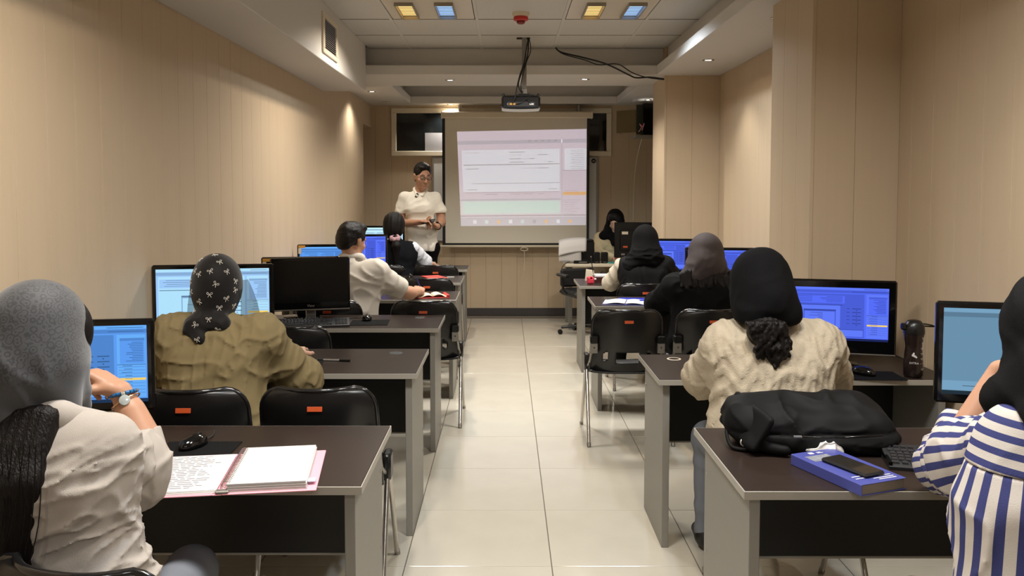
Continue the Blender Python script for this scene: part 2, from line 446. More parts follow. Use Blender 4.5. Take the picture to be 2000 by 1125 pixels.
MB().box((-.045, -.05, .122), (.11, .06, .14), .004).box((-.02, -.03, .138), (.075, .035, .15), .003).build('mount_plate', M['bmatte'], t)
MB().box((.002, -.02, .146), (.058, .02, .20), .006).build('joint', M['steel'], t)
MB().box((.010, -.014, .19), (.050, .014, .632), .003).build('pole', M['grey'], t)
MB().box((-.035, -.02, .622), (.012, .03, .63)).box((.05, -.02, .622), (.08, .03, .63)).build('ceiling_hole', M['dark'], t)
for pts, r in (([(.062, -.02, .625), (.03, -.04, .42), (-.01, -.06, .30), (-.035, -.1, .19), (-.05, -.142, .11), (-.075, -.135, .06)], .005),
               ([(.066, -.015, .625), (.055, -.04, .46), (.0, -.06, .31), (-.022, -.07, .22), (.0, -.075, .165), (.01, -.06, .152)], .006),
               ([(.07, -.018, .625), (.085, -.04, .52), (.05, -.05, .42), (.015, -.05, .3), (.0, -.06, .2), (.02, -.06, .155)], .004),
               ([(.11, -.1, .12), (.05, -.142, .10), (0, -.142, .06), (-.05, -.138, .05)], .003), ([(.02, -.1, .13), (.06, -.14, .08), (.085, -.136, .052)], .003)):
    MB().tube(smooth_path(pts), r, 7).build('cable', M['bmatte'], t, 60)

# loose cable from ceiling to pillar
t = thing('ceiling_cable', 'loose black cables sagging from the ceiling tiles to the far pillar', 'cable', (.456, 7.56, 2.86))
MB().tube(smooth_path([(0, 0, 0), (.05, -.06, -.05), (.25, -.1, -.105), (.45, -.12, -.165), (.65, -.13, -.262), (.72, -.11, -.285), (.85, -.07, -.275), (.985, -.025, -.285)]), .0075, 8).build('strand', M['bmatte'], t, 60)
MB().tube(smooth_path([(0, 0, 0), (.06, -.07, -.065), (.25, -.11, -.125), (.38, -.12, -.17), (.55, -.12, -.165), (.68, -.12, -.24), (.82, -.08, -.278), (.985, -.025, -.29)]), .005, 8).build('strand', M['bmatte'], t, 60)

# whiteboard + magnet
t = thing('whiteboard', 'white board in a thin aluminium frame behind the projection screen', 'whiteboard', (0, YB, 0))
MB().box((-.90, -.016, .94), (1.13, -.004, 1.965), .002).build('board', mat('whiteboard', (214, 214, 212), .25), t)
fr = MB()
fr.box((-.915, -.026, .925), (1.145, -.003, .945), .003).box((-.915, -.026, 1.96), (1.145, -.003, 1.98), .003).box((-.915, -.026, .945), (-.89, -.003, 1.96), .003).box((1.12, -.026, .945), (1.145, -.003, 1.96), .003)
fr.build('frame', M['steel'], t)
t = thing('magnet', 'round black board magnet at the top right of the whiteboard', 'magnet', (1.085, YB - .017, 1.925))
o = MB().lathe([(0, .012), (.026, .012), (.030, .006), (.030, 0)], 24).build('disc', M['bgloss'], t, 40); o.rotation_euler = (R(90), 0, 0)
o = MB().box((-.012, -.003, .0122), (.012, .003, .0135)).build('print', M['paper'], t); o.rotation_euler = (R(90), 0, 0)

# projection screen
SY = 10.02
t = thing('projection_screen', 'pull-down white projection screen showing a faint software window', 'projection screen', (.12, SY, 0))
MB().box((-.90, -.05, 2.435), (.93, .045, 2.515), .012).build('case', M['frame'], t)
for x in (-.905, .915): MB().box((x, -.054, 2.43), (x + .02, .05, 2.52), .006).build('end_cap', M['frame'], t)
for x in (-.7, .75): MB().box((x, .0, 2.50), (x + .03, .12, 2.60), .004).build('bracket', M['steel'], t)
fab = MB().box((-.865, -.002, .915), (.872, .002, 2.44), mi=0)
fab.build('fabric', mat('screen_fabric', (222, 216, 202), .8), t)
bo = MB().box((-.895, -.003, .89), (-.86, .0025, 2.44)).box((.867, -.003, .89), (.898, .0025, 2.44)).box((-.86, -.003, .89), (.867, .0025, .917))
bo.build('black_border', M['bmatte'], t)
MB().tube([(-.93, -.006, .878), (.93, -.006, .878)], .014, 10).build('bottom_bar', M['frame'], t, 40)
MB().tube([(.105 + .045 * math.cos(a), -.012, .842 + .02 * math.sin(a)) for a in np.linspace(0, 2 * math.pi, 17)[:-1]], .005, 6, closed=True).build('pull_handle', M['frame'], t, 60)
MB().tube(smooth_path([(.105, -.012, .82), (.108, -.012, .7), (.10, -.012, .58)]), .0035, 6).build('pull_cord', M['frame'], t, 60)
def pal(tint, s, name):
    f = lambda k, d=0: emis(name + '_%d' % int(k * 100 + d), tuple(min(255, c * k) for c in tint), s)
    return [f(1.0), f(1.12, 1), f(.86, 2), f(.62, 3), emis(name + '_acc', (250, 214, 110), s), f(.35, 4)]
def image_glow_mat(name, c, e):  # projector light is put in as emission on the image; no beam reaches it
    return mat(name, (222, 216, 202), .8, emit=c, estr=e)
pm = [image_glow_mat('image_lilac', (226, 212, 232), .52), image_glow_mat('image_white', (226, 230, 244), .62), image_glow_mat('image_mint', (206, 236, 232), .55), image_glow_mat('image_text', (186, 182, 206), .34), image_glow_mat('image_orange', (255, 190, 120), .5), image_glow_mat('image_band', (206, 204, 226), .44)]
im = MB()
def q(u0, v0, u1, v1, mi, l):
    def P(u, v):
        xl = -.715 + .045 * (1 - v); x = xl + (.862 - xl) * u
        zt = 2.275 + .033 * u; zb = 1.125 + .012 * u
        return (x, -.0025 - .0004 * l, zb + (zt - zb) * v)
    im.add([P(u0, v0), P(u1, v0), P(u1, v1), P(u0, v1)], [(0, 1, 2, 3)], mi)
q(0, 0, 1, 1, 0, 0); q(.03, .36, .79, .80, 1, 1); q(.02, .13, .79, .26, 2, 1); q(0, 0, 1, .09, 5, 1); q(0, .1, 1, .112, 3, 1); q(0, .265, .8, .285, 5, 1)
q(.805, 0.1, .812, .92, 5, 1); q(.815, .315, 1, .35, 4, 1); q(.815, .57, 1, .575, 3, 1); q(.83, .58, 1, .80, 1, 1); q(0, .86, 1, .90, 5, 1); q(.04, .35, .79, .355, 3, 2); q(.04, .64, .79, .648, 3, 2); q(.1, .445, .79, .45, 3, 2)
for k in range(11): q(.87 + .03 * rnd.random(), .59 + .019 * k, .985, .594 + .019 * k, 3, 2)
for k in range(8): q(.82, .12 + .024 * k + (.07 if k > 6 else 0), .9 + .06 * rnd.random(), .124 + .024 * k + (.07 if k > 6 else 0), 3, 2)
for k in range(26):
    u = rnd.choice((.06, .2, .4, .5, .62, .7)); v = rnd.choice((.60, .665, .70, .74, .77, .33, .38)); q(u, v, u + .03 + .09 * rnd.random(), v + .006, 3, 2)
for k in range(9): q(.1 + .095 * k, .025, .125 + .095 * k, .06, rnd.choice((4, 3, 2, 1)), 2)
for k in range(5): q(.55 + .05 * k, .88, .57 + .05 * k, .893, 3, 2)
im.build('glowing_image', pm, t)

# wall cabinet in the right corner with open smoked glass door
t = thing('wall_cabinet', 'small black wall cabinet with an open smoked glass door in the right corner', 'wall cabinet', (1.56, 9.35, 2.19))
MB().box((0, 0, 0), (.38, .02, .36), .003).box((0, .02, 0), (.02, .5, .36), .003).box((0, .02, .34), (.38, .5, .36), .003).box((0, .02, 0), (.38, .5, .02), .003).build('carcass', M['bgloss'], t)
MB().box((-.085, -.03, .01), (-.005, .0, .34), .002).build('glass_side', mat('smoked_glass', (52, 58, 50), .08, spec=.5), t)
d = MB().box((-.25, -.006, .03), (0, 0, .285), .002).build('glass_door', mat('smoked_door', (104, 90, 62), .12, spec=.5), t)
d.location = (-.085, .0, .0); d.rotation_euler = (0, 0, R(-38))
MB().box((-.09, -.04, -.028), (.38, .3, -.002), .003).build('shelf', M['grey'], t)
MB().lathe([(0, .01), (.01, .01), (.012, 0)], 12).build('door_knob', M['steel'], d).location = (-.19, -.01, .015)
MB().tube(smooth_path([(-.06, -.045, .03), (-.03, -.046, .08), (-.05, -.045, .12), (-.01, -.046, .09), (.0, -.047, .13), (-.02, -.046, .05)]), .004, 6).build('cable', M['pink'], t, 60)
MB().tube(smooth_path([(.03, .28, -.03), (.035, .6, -.2), (.03, .81, -.5), (.02, .815, -1.0)]), .006, 6).build('power_cable', M['frame'], t, 60)
# ================================================================== DESKS
TZ = .75
def desk(x0, x1, yf, dp, label, inner, grom=True, groms=0):
    """inner: +1 when the aisle end is x1 (left row), -1 when it is x0 (right row)"""
    t = thing('computer_desk', label, 'desk', ((x0 + x1) / 2, yf, 0), 0, 'dark computer desks in two rows')
    hw = (x1 - x0) / 2; e = .004
    MB().box((-hw + e, e, TZ - .024), (hw - e, dp - e, TZ), .0015).build('tabletop', M['desk'], t)
    bd = MB().box((-hw, 0, TZ - .0245), (hw, e, TZ - .001), .001).box((-hw, dp - e, TZ - .0245), (hw, dp, TZ - .001), .001)
    bd.box((-hw, e, TZ - .0245), (-hw + e, dp - e, TZ - .001), .001).box((hw - e, e, TZ - .0245), (hw, dp - e, TZ - .001), .001)
    bd.build('edge_band', M['edge'], t)
    for sgn in (-1, 1):
        a = sgn * (hw - .025); b_ = sgn * (hw - .055)
        p = MB().box((min(a, b_), .035, 0), (max(a, b_), dp - .06, TZ - .0245), .0015).build('side_panel', M['grey'], t)
        if sgn == inner:
            sx = a + sgn * .0012
            for z in (.25, .36, .62):
                o = MB().lathe([(0, .0015), (.006, .0015), (.007, 0)], 10).build('screw_cap', M['steel'], p)
                o.location = (sx - sgn * .001, dp - .09, z); o.rotation_euler = (0, R(90 * sgn), 0)
    MB().box((-hw + .055, dp - .10, .345), (hw - .055, dp - .082, TZ - .0245), .001).build('modesty_panel', M['panel'], t)
    MB().box((-hw + .055, dp - .102, .338), (hw - .055, dp - .08, .346), .001).build('panel_edge', M['edge'], t)
    if grom:
        gx = inner * (hw - .155)
        MB().lathe([(.024, TZ + .0005), (.031, TZ + .0014), (.034, TZ)], 28, (gx, dp - .11)).build('grommet_ring', M['frame'] if groms else M['bmatte'], t, 40)
        MB().lathe([(0, TZ + .0006), (.025, TZ + .0008)], 28, (gx, dp - .11)).build('grommet_hole', M['desk'] if groms else M['bmatte'], t)
    return t
LD = [(2.205, .585, 'dark walnut desk nearest the camera on the left, pink folder on it'), (3.59, .575, 'second left desk, where the woman in the olive shirt sits'), (4.78, .53, 'third left desk holding the switched-off black monitor'),
      (6.03, .54, 'fourth left desk, where the man in the white shirt writes'), (7.18, .60, 'fifth left desk with a red booklet on it'), (8.36, .50, 'last left desk before the standing man')]
RD = [(2.17, .595, 'dark walnut desk nearest the camera on the right, bag on it'), (3.47, .55, 'second right desk, with the black water bottle'), (5.695, .54, 'third right desk with the open blue notebook'), (6.92, .58, 'last right desk with the pink sharpener and paper box')]
for i, (y, d, l) in enumerate(LD): desk(XL + .02, -.395 if i != 3 else -.37, y, d, l, 1, grom=i in (1, 2, 5), groms=0)
for i, (y, d, l) in enumerate(RD): desk((.643, .655, .625, .624)[i], XR - .03, y, d, l, -1, grom=i in (1, 2), groms=1 if i == 1 else 0)

# ================================================================== CHAIRS
def make_chair():
    t = thing('classroom_chair', '', 'chair')
    def back(u, v):                       # u across, v up
        z = .435 + .395 * v
        hw = .222 - .012 * v
        top = max(0, (v - .80) / .20)
        hw2 = hw - .075 * (1 - math.sqrt(max(0, 1 - top ** 2)))
        s = 2 * u - 1
        x = s * hw2
        y = -.155 - .085 * v + .05 * (abs(s) ** 2.6) - .03 * math.sin(math.pi * v) * (1 - s * s)
        if v < .08: y += .0
        return (x, y, z)
    def hole(u, v):
        s = abs(2 * u - 1)
        c = s < .30 and .185 < v < .345
        e = .53 < s < .70 and .20 + (.70 - s) * .12 < v < .40 - (s - .53) * .5
        return c or e
    MB().grid(back, 44, 40, skip=hole).build('backrest', M['bplast'], t, 50, solid=.010)
    rim = [back(0, v) for v in np.linspace(.0, .8, 9)] + [back(0, v) for v in (.85, .9, .94, .97, .99, 1)]
    rim += [back(u, 1) for u in np.linspace(0, 1, 15)[1:-1]] + [back(1, v) for v in (1, .99, .97, .94, .9, .85)] + [back(1, v) for v in np.linspace(.8, .0, 9)]
    MB().tube(rim, .0095, 8).build('rim', M['rim'], t, 60)
    def seat(u, v):
        s = 2 * u - 1; hw = .222 + .008 * math.sin(math.pi * v)
        fr = max(0, (v - .78) / .22); hw -= .06 * (1 - math.sqrt(max(0, 1 - fr * fr)))
        z = .437 + .018 * v - .022 * math.sin(math.pi * v) * (1 - s * s) - .05 * max(0, v - .88) / .12 * .6 + .012 * abs(s) ** 4
        if v < .12: z += .03 * (1 - v / .12) ** 2 * 0
        return (s * hw, -.165 + .40 * v, z)
    MB().grid(seat, 20, 20).build('seat', M['bplast'], t, 50, solid=.012)
    o = MB().box((-.0275, -.002, -.009), (.0275, .0, .009), .0008).build('sticker', M['orange'], t)
    o.location = (.0, -.2475, .765); o.rotation_euler = (R(-8), 0, 0)
    for k in (-1, 1):
        x = k * .205
        MB().box((x - .024, -.205, .625), (x + .024, -.15, .672), .006).build('bracket_cap', M['bplast'], t)
        bp = MB().box((x - .022, -.198, .565), (x + .022, -.152, .628), .002).build('bracket', M['steel'], t)
        MB().lathe([(0, .002), (.004, .002), (.005, 0)], 8).build('screw', M['bmatte'], bp).matrix_local = Matrix.Translation((x, -.198, .60)) @ Matrix.Rotation(R(90), 4, 'X')
        MB().tube([(k * .212, -.16, .60), (k * .222, -.12, .50), (k * .226, -.02, .445), (k * .226, .10, .445)], .010, 8).build('side_rail', M['steel'], t, 60)
        MB().box((k * .232 - .017, -.045, .42), (k * .232 + .017, .045, .53), .010).build('leg_joint', M['bplast'], t, 40)
        for y1 in (-.245, .25):
            y0 = .022 if y1 > 0 else -.022
            l = MB().tube([(k * .234, y0, .46), (k * .238, y0 + (y1 - y0) * .93, .03), (k * .239, y1, .0)], .0105, 10).build('leg', M['chrome'], t, 60)
            MB().tube([(k * .2385, y0 + (y1 - y0) * .955, .024), (k * .239, y1, .001)], .0125, 10).build('foot_cap', M['steel'], l, 60)
    MB().tube([(-.22, 0, .428), (.22, 0, .428)], .010, 8).tube([(-.22, .12, .428), (.22, .12, .428)], .010, 8).build('crossbar', M['steel'], t, 60)
    return t
chair0 = make_chair()
CH = [(-.80, 1.75, -14, 'black shell chair under the woman in the white blouse', 0), (-1.175, 3.17, 2, 'black shell chair under the woman in the olive shirt', 0), (-.70, 3.19, 1, 'empty black shell chair right of the woman in the olive shirt', 0),
      (-1.16, 4.55, 0, 'empty black shell chair in front of the switched-off monitor', 1), (-.54, 5.56, 0, 'empty black shell chair on the aisle right of the writing man', 0), (-1.17, 5.57, 0, 'black shell chair under the writing man', 0),
      (-.65, 6.95, 0, 'empty black shell chair behind the open red book', 0), (-.68, 8.13, 0, 'empty black shell chair right of the woman with the ponytail', 0), (-1.19, 8.14, 0, 'black shell chair under the woman with the pink scrunchie', 0),
      (.745, 5.16, 0, 'empty black shell chair on the aisle by the open blue notebook', 0), (1.26, 5.17, 0, 'black shell chair under the woman in the grey-brown scarf', 0), (1.085, 6.55, 0, 'black shell chair under the woman in the black waistcoat', 0),
      (1.05, 3.02, 0, 'black shell chair under the woman in the cream sweater', 0), (1.25, 1.62, 0, 'black shell chair under the woman in the striped shirt', 0)]
for i, (x, y, rz, l, st) in enumerate(CH):
    c = chair0 if i == 0 else copy_tree(chair0)
    c.location = (x, y, 0); c.rotation_euler = (0, 0, R(rz)); tag(c, l, 'chair', 'black shell chairs')
    if st:
        for ch in c.children:
            if ch.name.startswith('sticker'): ch.data = ch.data.copy(); ch.data.materials[0] = M['amber']

# ================================================================== MONITORS
PAL = {'blue': pal((88, 112, 255), .95, 'scr_blue'), 'sky': pal((96, 160, 246), .95, 'scr_sky'), 'pale': pal((160, 204, 252), .98, 'scr_pale'), 'teal': pal((118, 160, 190), .8, 'scr_teal'), 'cyan': pal((186, 226, 250), .98, 'scr_cyan')}
def screen_ui(mb, w, h, z0, kind, seed):
    r = random.Random(seed); y = [0]
    def q(u0, v0, u1, v1, mi, l=1):
        mb.add([(-w / 2 + w * u, -.0012 - .0003 * l, z0 + h * v) for u, v in ((u0, v0), (u1, v0), (u1, v1), (u0, v1))], [(0, 1, 2, 3)], mi)
    def txt(u0, u1, v, n=1, dv=.02, mi=3):
        for k in range(n):
            a = u0 + (u1 - u0) * r.random() * .45
            q(a, v - k * dv, u1, v - k * dv + .007, mi, 3)
    q(0, 0, 1, 1, 0, 0)
    q(0, .0, 1, .045, 5 if kind != 'cyan' else 2, 1)                   # task bar
    q(0, .955, 1, 1, 1, 1); q(0, .90, 1, .95, 2, 1); txt(.72, .98, .97); txt(.6, .98, .92)
    q(.80, .06, .99, .88, 1, 1); q(.82, .50, .985, .80, 0, 2); q(.82, .80, .985, .835, 2, 2); txt(.86, .975, .775, 12, .022); q(.80, .485, .99, .492, 3, 2)
    for k in range(9): q(.81, .455 - .042 * k, .985, .461 - .042 * k, 2, 2); txt(.82, .90, .47 - .042 * k)
    q(.805, .285, .99, .315, 4, 3)
    if kind == 'teal':
        q(.42, .14, .78, .74, 1, 1); txt(.46, .75, .66, 8, .05); q(.0, .05, .79, .16, 1, 2); txt(.05, .3, .10)
        return
    q(.02, .06, .78, .88, 1 if kind in ('pale', 'cyan') else 2, 1)
    q(.03, .70, .60, .84, 0, 2); txt(.36, .58, .82, 5, .024); txt(.06, .3, .82, 4, .03)
    q(.03, .24, .56, .66, 1, 2); q(.03, .66, .58, .672, 3, 3)
    for k in range(5): q(.67, .60 - .07 * k, .75, .615 - .07 * k, 3, 3); q(.705, .57 - .07 * k, .715, .58 - .07 * k, 5, 3); q(.62, .60 - .07 * k, .645, .612 - .07 * k, 3, 3)
    q(.22, .28, .52, .58, 2, 3); q(.23, .29, .51, .54, 1, 4); q(.22, .555, .52, .58, 3, 4); 
    for k in range(8):
        a = .25 + .12 * r.random(); q(a, .51 - .026 * k, .40, .517 - .026 * k, 3, 5)
    q(.03, .08, .77, .20, 1, 2); q(.02, .205, .78, .212, 3, 3)
def monitor(x, y, w, h, zb, yaw, label, kind=None, seed=1, silver=False, stick=False, tilt=2, brand=None, bz=.02, lb=.03, back=False, zdesk=TZ):
    t = thing('computer_monitor', label, 'monitor', (x, y, zdesk), yaw, 'monitors on the desks')
    zb = zb - zdesk
    hd = bpy.data.objects.new('head', None)
    m = MB().box((-w / 2, 0, zb), (w / 2, .028, zb + h), .008).box((-w * .36, .026, zb + h * .2), (w * .36, .052, zb + h * .8), .012)
    b = m.build('housing', M['bgloss'] if not back else M['bplast'], t)
    if kind:
        s = MB(); screen_ui(s, w - 2 * bz, h - bz - lb, zb + lb, kind, seed); s.build('screen', PAL[kind], t)
    else:
        MB().box((-w / 2 + bz, -.001, zb + lb), (w / 2 - bz, .0005, zb + h - bz)).build('screen', mat('screen_off', (10, 11, 12), .22, spec=.4), t)
    if silver: MB().box((-w / 2 + .004, -.004, zb - .004), (w / 2 - .004, .024, zb + .004), .002).build('chin_strip', M['chrome'], t)
    MB().box((-.03, .032, .008), (.03, .055, zb + .06), .004).build('stand', M['chrome'] if brand else M['bgloss'], t)
    MB().lathe([(0, 0), (.115, 0), (.115, .004), (.105, .009), (.03, .014), (0, .014)], 28, (0, .02), sy=.72).build('base', M['bgloss'], t, 40)
    if stick:
        MB().box((-w / 2 + .01, -.002, zb + h - .028), (-w / 2 + .062, -.0002, zb + h - .008)).build('sticker', M['amber'], t)
        MB().box((-w / 2 + .01, -.002, zb + h - .072), (-w / 2 + .032, -.0002, zb + h - .03)).build('label', M['frame'], t)
    if brand:
        L = MB(); text_mesh(L, brand, .022, (0, -.0015, zb + lb * .55)); L.build('logo', M['steel'], t)
    if back:
        MB().box((.065, .053, zb + h * .66), (.135, .0545, zb + h * .74), .001).build('label', M['frame'], t)
    return t
monitor(-1.392, 2.60, .50, .30, .845, 9, 'monitor beside the raised hand on the nearest left desk', 'sky', 1)
monitor(-1.375, 3.83, .55, .345, .868, 9, 'monitor with a pale blue window behind the dark bow-print scarf', 'pale', 2)
monitor(-1.195, 4.99, .475, .32, .83, 15, 'switched-off black monitor with silver lettering', None, 3, silver=True, brand='View', bz=.016, lb=.045)
monitor(-1.31, 5.215, .49, .305, .832, 10, 'black monitor tucked behind the switched-off one, amber stickers in its corner', None, 4, stick=True)
monitor(-1.375, 6.36, .49, .31, .832, 6, 'monitor with amber stickers left of the writing man', 'sky', 5, stick=True)
monitor(-1.325, 7.56, .46, .335, .82, 6, 'blue monitor the writing man faces on the fifth left desk', 'blue', 6)
monitor(-1.30, 8.60, .47, .33, .86, 4, 'pale cyan monitor beside the ponytailed woman', 'cyan', 7)
monitor(1.62, 2.52, .52, .325, .885, -14, 'grey-blue monitor at the right edge of the picture', 'teal', 8)
monitor(1.53, 3.80, .545, .345, .80, -15, 'large blue monitor beside the water bottle', 'blue', 9, silver=True, bz=.036, lb=.062)
monitor(1.575, 6.02, .50, .31, .83, -7, 'blue monitor right of the grey-brown scarf', 'blue', 10)
monitor(1.455, 7.22, .49, .31, .825, -7, 'blue monitor right of the woman in the black waistcoat', 'blue', 11)
# ================================================================== BODY MODELLING: smooth-union distance fields turned into meshes
F32 = np.float32
def smin(a, b, k):
    if k <= 0: return np.minimum(a, b)
    h = np.clip(.5 + .5 * (b - a) / k, 0, 1)
    return b + (a - b) * h - k * h * (1 - h)
def smax(a, b, k): return -smin(-a, -b, k)
def nz(P, f, seed, sc=(1, 1, 1)):
    r = np.random.RandomState(seed); o = 0
    X, Y, Z = P[0] * sc[0], P[1] * sc[1], P[2] * sc[2]
    for i in range(4):
        d = r.normal(size=3); d /= np.linalg.norm(d); e = r.normal(size=3); e /= np.linalg.norm(e); p, q = r.rand(2) * 6.28
        o = o + np.sin(f * (d[0] * X + d[1] * Y + d[2] * Z) + p + 1.6 * np.sin(f * .6 * (e[0] * X + e[1] * Y + e[2] * Z) + q))
    return (o / 4).astype(F32)
def ridge(P, f, seed, sc=(1, 1, 1), p=3):
    return ((1 - np.abs(nz(P, f, seed, sc))) ** p).astype(F32)
def cap(a, b, ra, rb=None, fold=None, flat=None):
    """tapered capsule; fold=(amp, freq, seed): rings of cloth folds along it"""
    a, b = np.array(a, float), np.array(b, float); rb = ra if rb is None else rb
    def f(P):
        ab = b - a; L2 = ab @ ab + 1e-12
        dx, dy, dz = P[0] - a[0], P[1] - a[1], P[2] - a[2]
        t = np.clip((dx * ab[0] + dy * ab[1] + dz * ab[2]) / L2, 0, 1)
        d = np.sqrt((dx - t * ab[0]) ** 2 + (dy - t * ab[1]) ** 2 + (dz - t * ab[2]) ** 2)
        r = ra + (rb - ra) * t
        if fold:
            s = t * math.sqrt(L2) * fold[1] + 2.2 * nz(P, 11, fold[2]) 
            r = r + fold[0] * (1.6 * (1 - np.abs(np.sin(s * .5))) ** 2 + .5 * np.sin(1.3 * s + 1) - .4) 
        return (d - r).astype(F32)
    f.lo = np.minimum(a, b) - max(ra, rb); f.hi = np.maximum(a, b) + max(ra, rb)
    return f
def ell(c, r, M3=None):
    c = np.array(c, float); r = np.array(r, float)
    def f(P):
        x, y, z = P[0] - c[0], P[1] - c[1], P[2] - c[2]
        if M3 is not None:   # rows: local axes in world
            x, y, z = (M3[0][0] * x + M3[0][1] * y + M3[0][2] * z, M3[1][0] * x + M3[1][1] * y + M3[1][2] * z, M3[2][0] * x + M3[2][1] * y + M3[2][2] * z)
        k0 = np.sqrt((x / r[0]) ** 2 + (y / r[1]) ** 2 + (z / r[2]) ** 2) + 1e-9
        k1 = np.sqrt((x / r[0] ** 2) ** 2 + (y / r[1] ** 2) ** 2 + (z / r[2] ** 2) ** 2) + 1e-9
        return (k0 * (k0 - 1) / k1).astype(F32)
    m = r.max() if M3 is not None else r
    f.lo = c - m; f.hi = c + m
    return f
def rbox(c, hs, r, M3=None):
    c = np.array(c, float)
    def f(P):
        x, y, z = P[0] - c[0], P[1] - c[1], P[2] - c[2]
        if M3 is not None:
            x, y, z = (M3[0][0] * x + M3[0][1] * y + M3[0][2] * z, M3[1][0] * x + M3[1][1] * y + M3[1][2] * z, M3[2][0] * x + M3[2][1] * y + M3[2][2] * z)
        qx, qy, qz = np.abs(x) - hs[0] + r, np.abs(y) - hs[1] + r, np.abs(z) - hs[2] + r
        o = np.sqrt(np.maximum(qx, 0) ** 2 + np.maximum(qy, 0) ** 2 + np.maximum(qz, 0) ** 2)
        return (o + np.minimum(np.maximum(qx, np.maximum(qy, qz)), 0) - r).astype(F32)
    m = np.array(hs) if M3 is None else np.full(3, np.linalg.norm(hs)); f.lo = c - m; f.hi = c + m
    return f
def plane(p, n):
    p = np.array(p, float); n = np.array(n, float); n /= np.linalg.norm(n)
    return lambda P: ((P[0] - p[0]) * n[0] + (P[1] - p[1]) * n[1] + (P[2] - p[2]) * n[2]).astype(F32)
def rot3(yaw=0, pitch=0, roll=0):
    """rows = local axes (x right, y forward, z up) in world; yaw + turns left, pitch + looks up, roll + tips to the right"""
    m = Matrix.Rotation(R(yaw), 3, 'Z') @ Matrix.Rotation(R(pitch), 3, 'X') @ Matrix.Rotation(R(roll), 3, 'Y')
    return np.array(m.transposed())

def polygonize(D, lo, h):
    ins = D < 0
    c = [ins[i:ins.shape[0] - 1 + i, j:ins.shape[1] - 1 + j, k:ins.shape[2] - 1 + k] for i in (0, 1) for j in (0, 1) for k in (0, 1)]
    al = c[0].copy(); an = c[0].copy()
    for q in c[1:]: al &= q; an |= q
    act = an & ~al
    idx = np.argwhere(act)
    if len(idx) == 0: return np.zeros((0, 3)), np.zeros((0, 4), int)
    ids = np.full(act.shape, -1, np.int64); ids[act] = np.arange(len(idx))
    acc = np.zeros((len(idx), 3)); cnt = np.zeros(len(idx))
    cor = [(i, j, k) for i in (0, 1) for j in (0, 1) for k in (0, 1)]
    val = [D[idx[:, 0] + i, idx[:, 1] + j, idx[:, 2] + k] for i, j, k in cor]
    for a in range(8):
        for b in range(a + 1, 8):
            ca, cb = cor[a], cor[b]
            if sum(abs(ca[q] - cb[q]) for q in range(3)) != 1: continue
            va, vb = val[a], val[b]; m = (va < 0) != (vb < 0)
            t = np.where(m, va / np.where(m, va - vb, 1), 0)
            for q in range(3): acc[:, q] += np.where(m, ca[q] + (cb[q] - ca[q]) * t, 0)
            cnt += m
    V = (idx + acc / cnt[:, None]) * h + lo
    faces = []
    for ax in range(3):
        s0 = [slice(None)] * 3; s1 = [slice(None)] * 3
        s0[ax] = slice(0, -1); s1[ax] = slice(1, None)
        ch = ins[tuple(s0)] != ins[tuple(s1)]
        e = np.argwhere(ch); u, w = [q for q in range(3) if q != ax]
        e = e[(e[:, u] > 0) & (e[:, w] > 0) & (e[:, u] < act.shape[u]) & (e[:, w] < act.shape[w])]
        if len(e) == 0: continue
        def gid(du, dw):
            z = e.copy(); z[:, u] += du; z[:, w] += dw
            return ids[z[:, 0], z[:, 1], z[:, 2]]
        qd = np.stack([gid(-1, -1), gid(0, -1), gid(0, 0), gid(-1, 0)], 1)
        fl = ins[e[:, 0], e[:, 1], e[:, 2]]
        if ax == 1: fl = ~fl
        qd[~fl] = qd[~fl][:, ::-1]
        faces.append(qd)
    Fq = np.concatenate(faces); Fq = Fq[(Fq >= 0).all(1)]
    return V, Fq

class Sdf:
    def __init__(s): s.ops = []; s.lo = np.full(3, 1e9); s.hi = np.full(3, -1e9)
    def add(s, f, k=.03):
        s.ops.append(('u', f, k)); s.lo = np.minimum(s.lo, f.lo); s.hi = np.maximum(s.hi, f.hi); return s
    def sub(s, f, k=.01): s.ops.append(('s', f, k)); return s
    def cut(s, f, k=.01): s.ops.append(('i', f, k)); return s     # keep where f < 0
    def disp(s, g): s.ops.append(('d', g, 0)); return s
    def ev(s, P):
        d = None
        for o, f, k in s.ops:
            if o == 'd': d = d - f(P); continue
            v = f(P)
            if d is None: d = v
            elif o == 'u': d = smin(d, v, k)
            elif o == 's': d = smax(d, -v, k)
            else: d = smax(d, v, k)
        return d
    def arrays(s, h, pad=.03):
        lo, hi = s.lo - pad, s.hi + pad
        ax = [np.arange(lo[q], hi[q] + h, h, dtype=F32) for q in range(3)]
        P = np.meshgrid(*ax, indexing='ij')
        return polygonize(s.ev(P), lo, h)
    def build(s, name, m, parent, h=.01, org=(0, 0, 0), relax=1):
        V, Fq = s.arrays(h)
        for _ in range(relax):     # light smoothing
            e = np.concatenate([Fq[:, [0, 1]], Fq[:, [1, 2]], Fq[:, [2, 3]], Fq[:, [3, 0]]])
            a = np.zeros_like(V); c = np.zeros(len(V))
            np.add.at(a, e[:, 0], V[e[:, 1]]); np.add.at(c, e[:, 0], 1)
            c[c == 0] = 1
            V = V * .5 + .5 * a / c[:, None]
        return raw_mesh(name, V - np.array(org), Fq, m, parent)

def join_meshes(name, parts, m, parent, org=(0, 0, 0)):
    Vs, Fs, o = [], [], 0
    for V, Fq in parts:
        Vs.append(V); Fs.append(Fq + o); o += len(V)
    return raw_mesh(name, np.concatenate(Vs) - np.array(org), np.concatenate(Fs), m, parent)

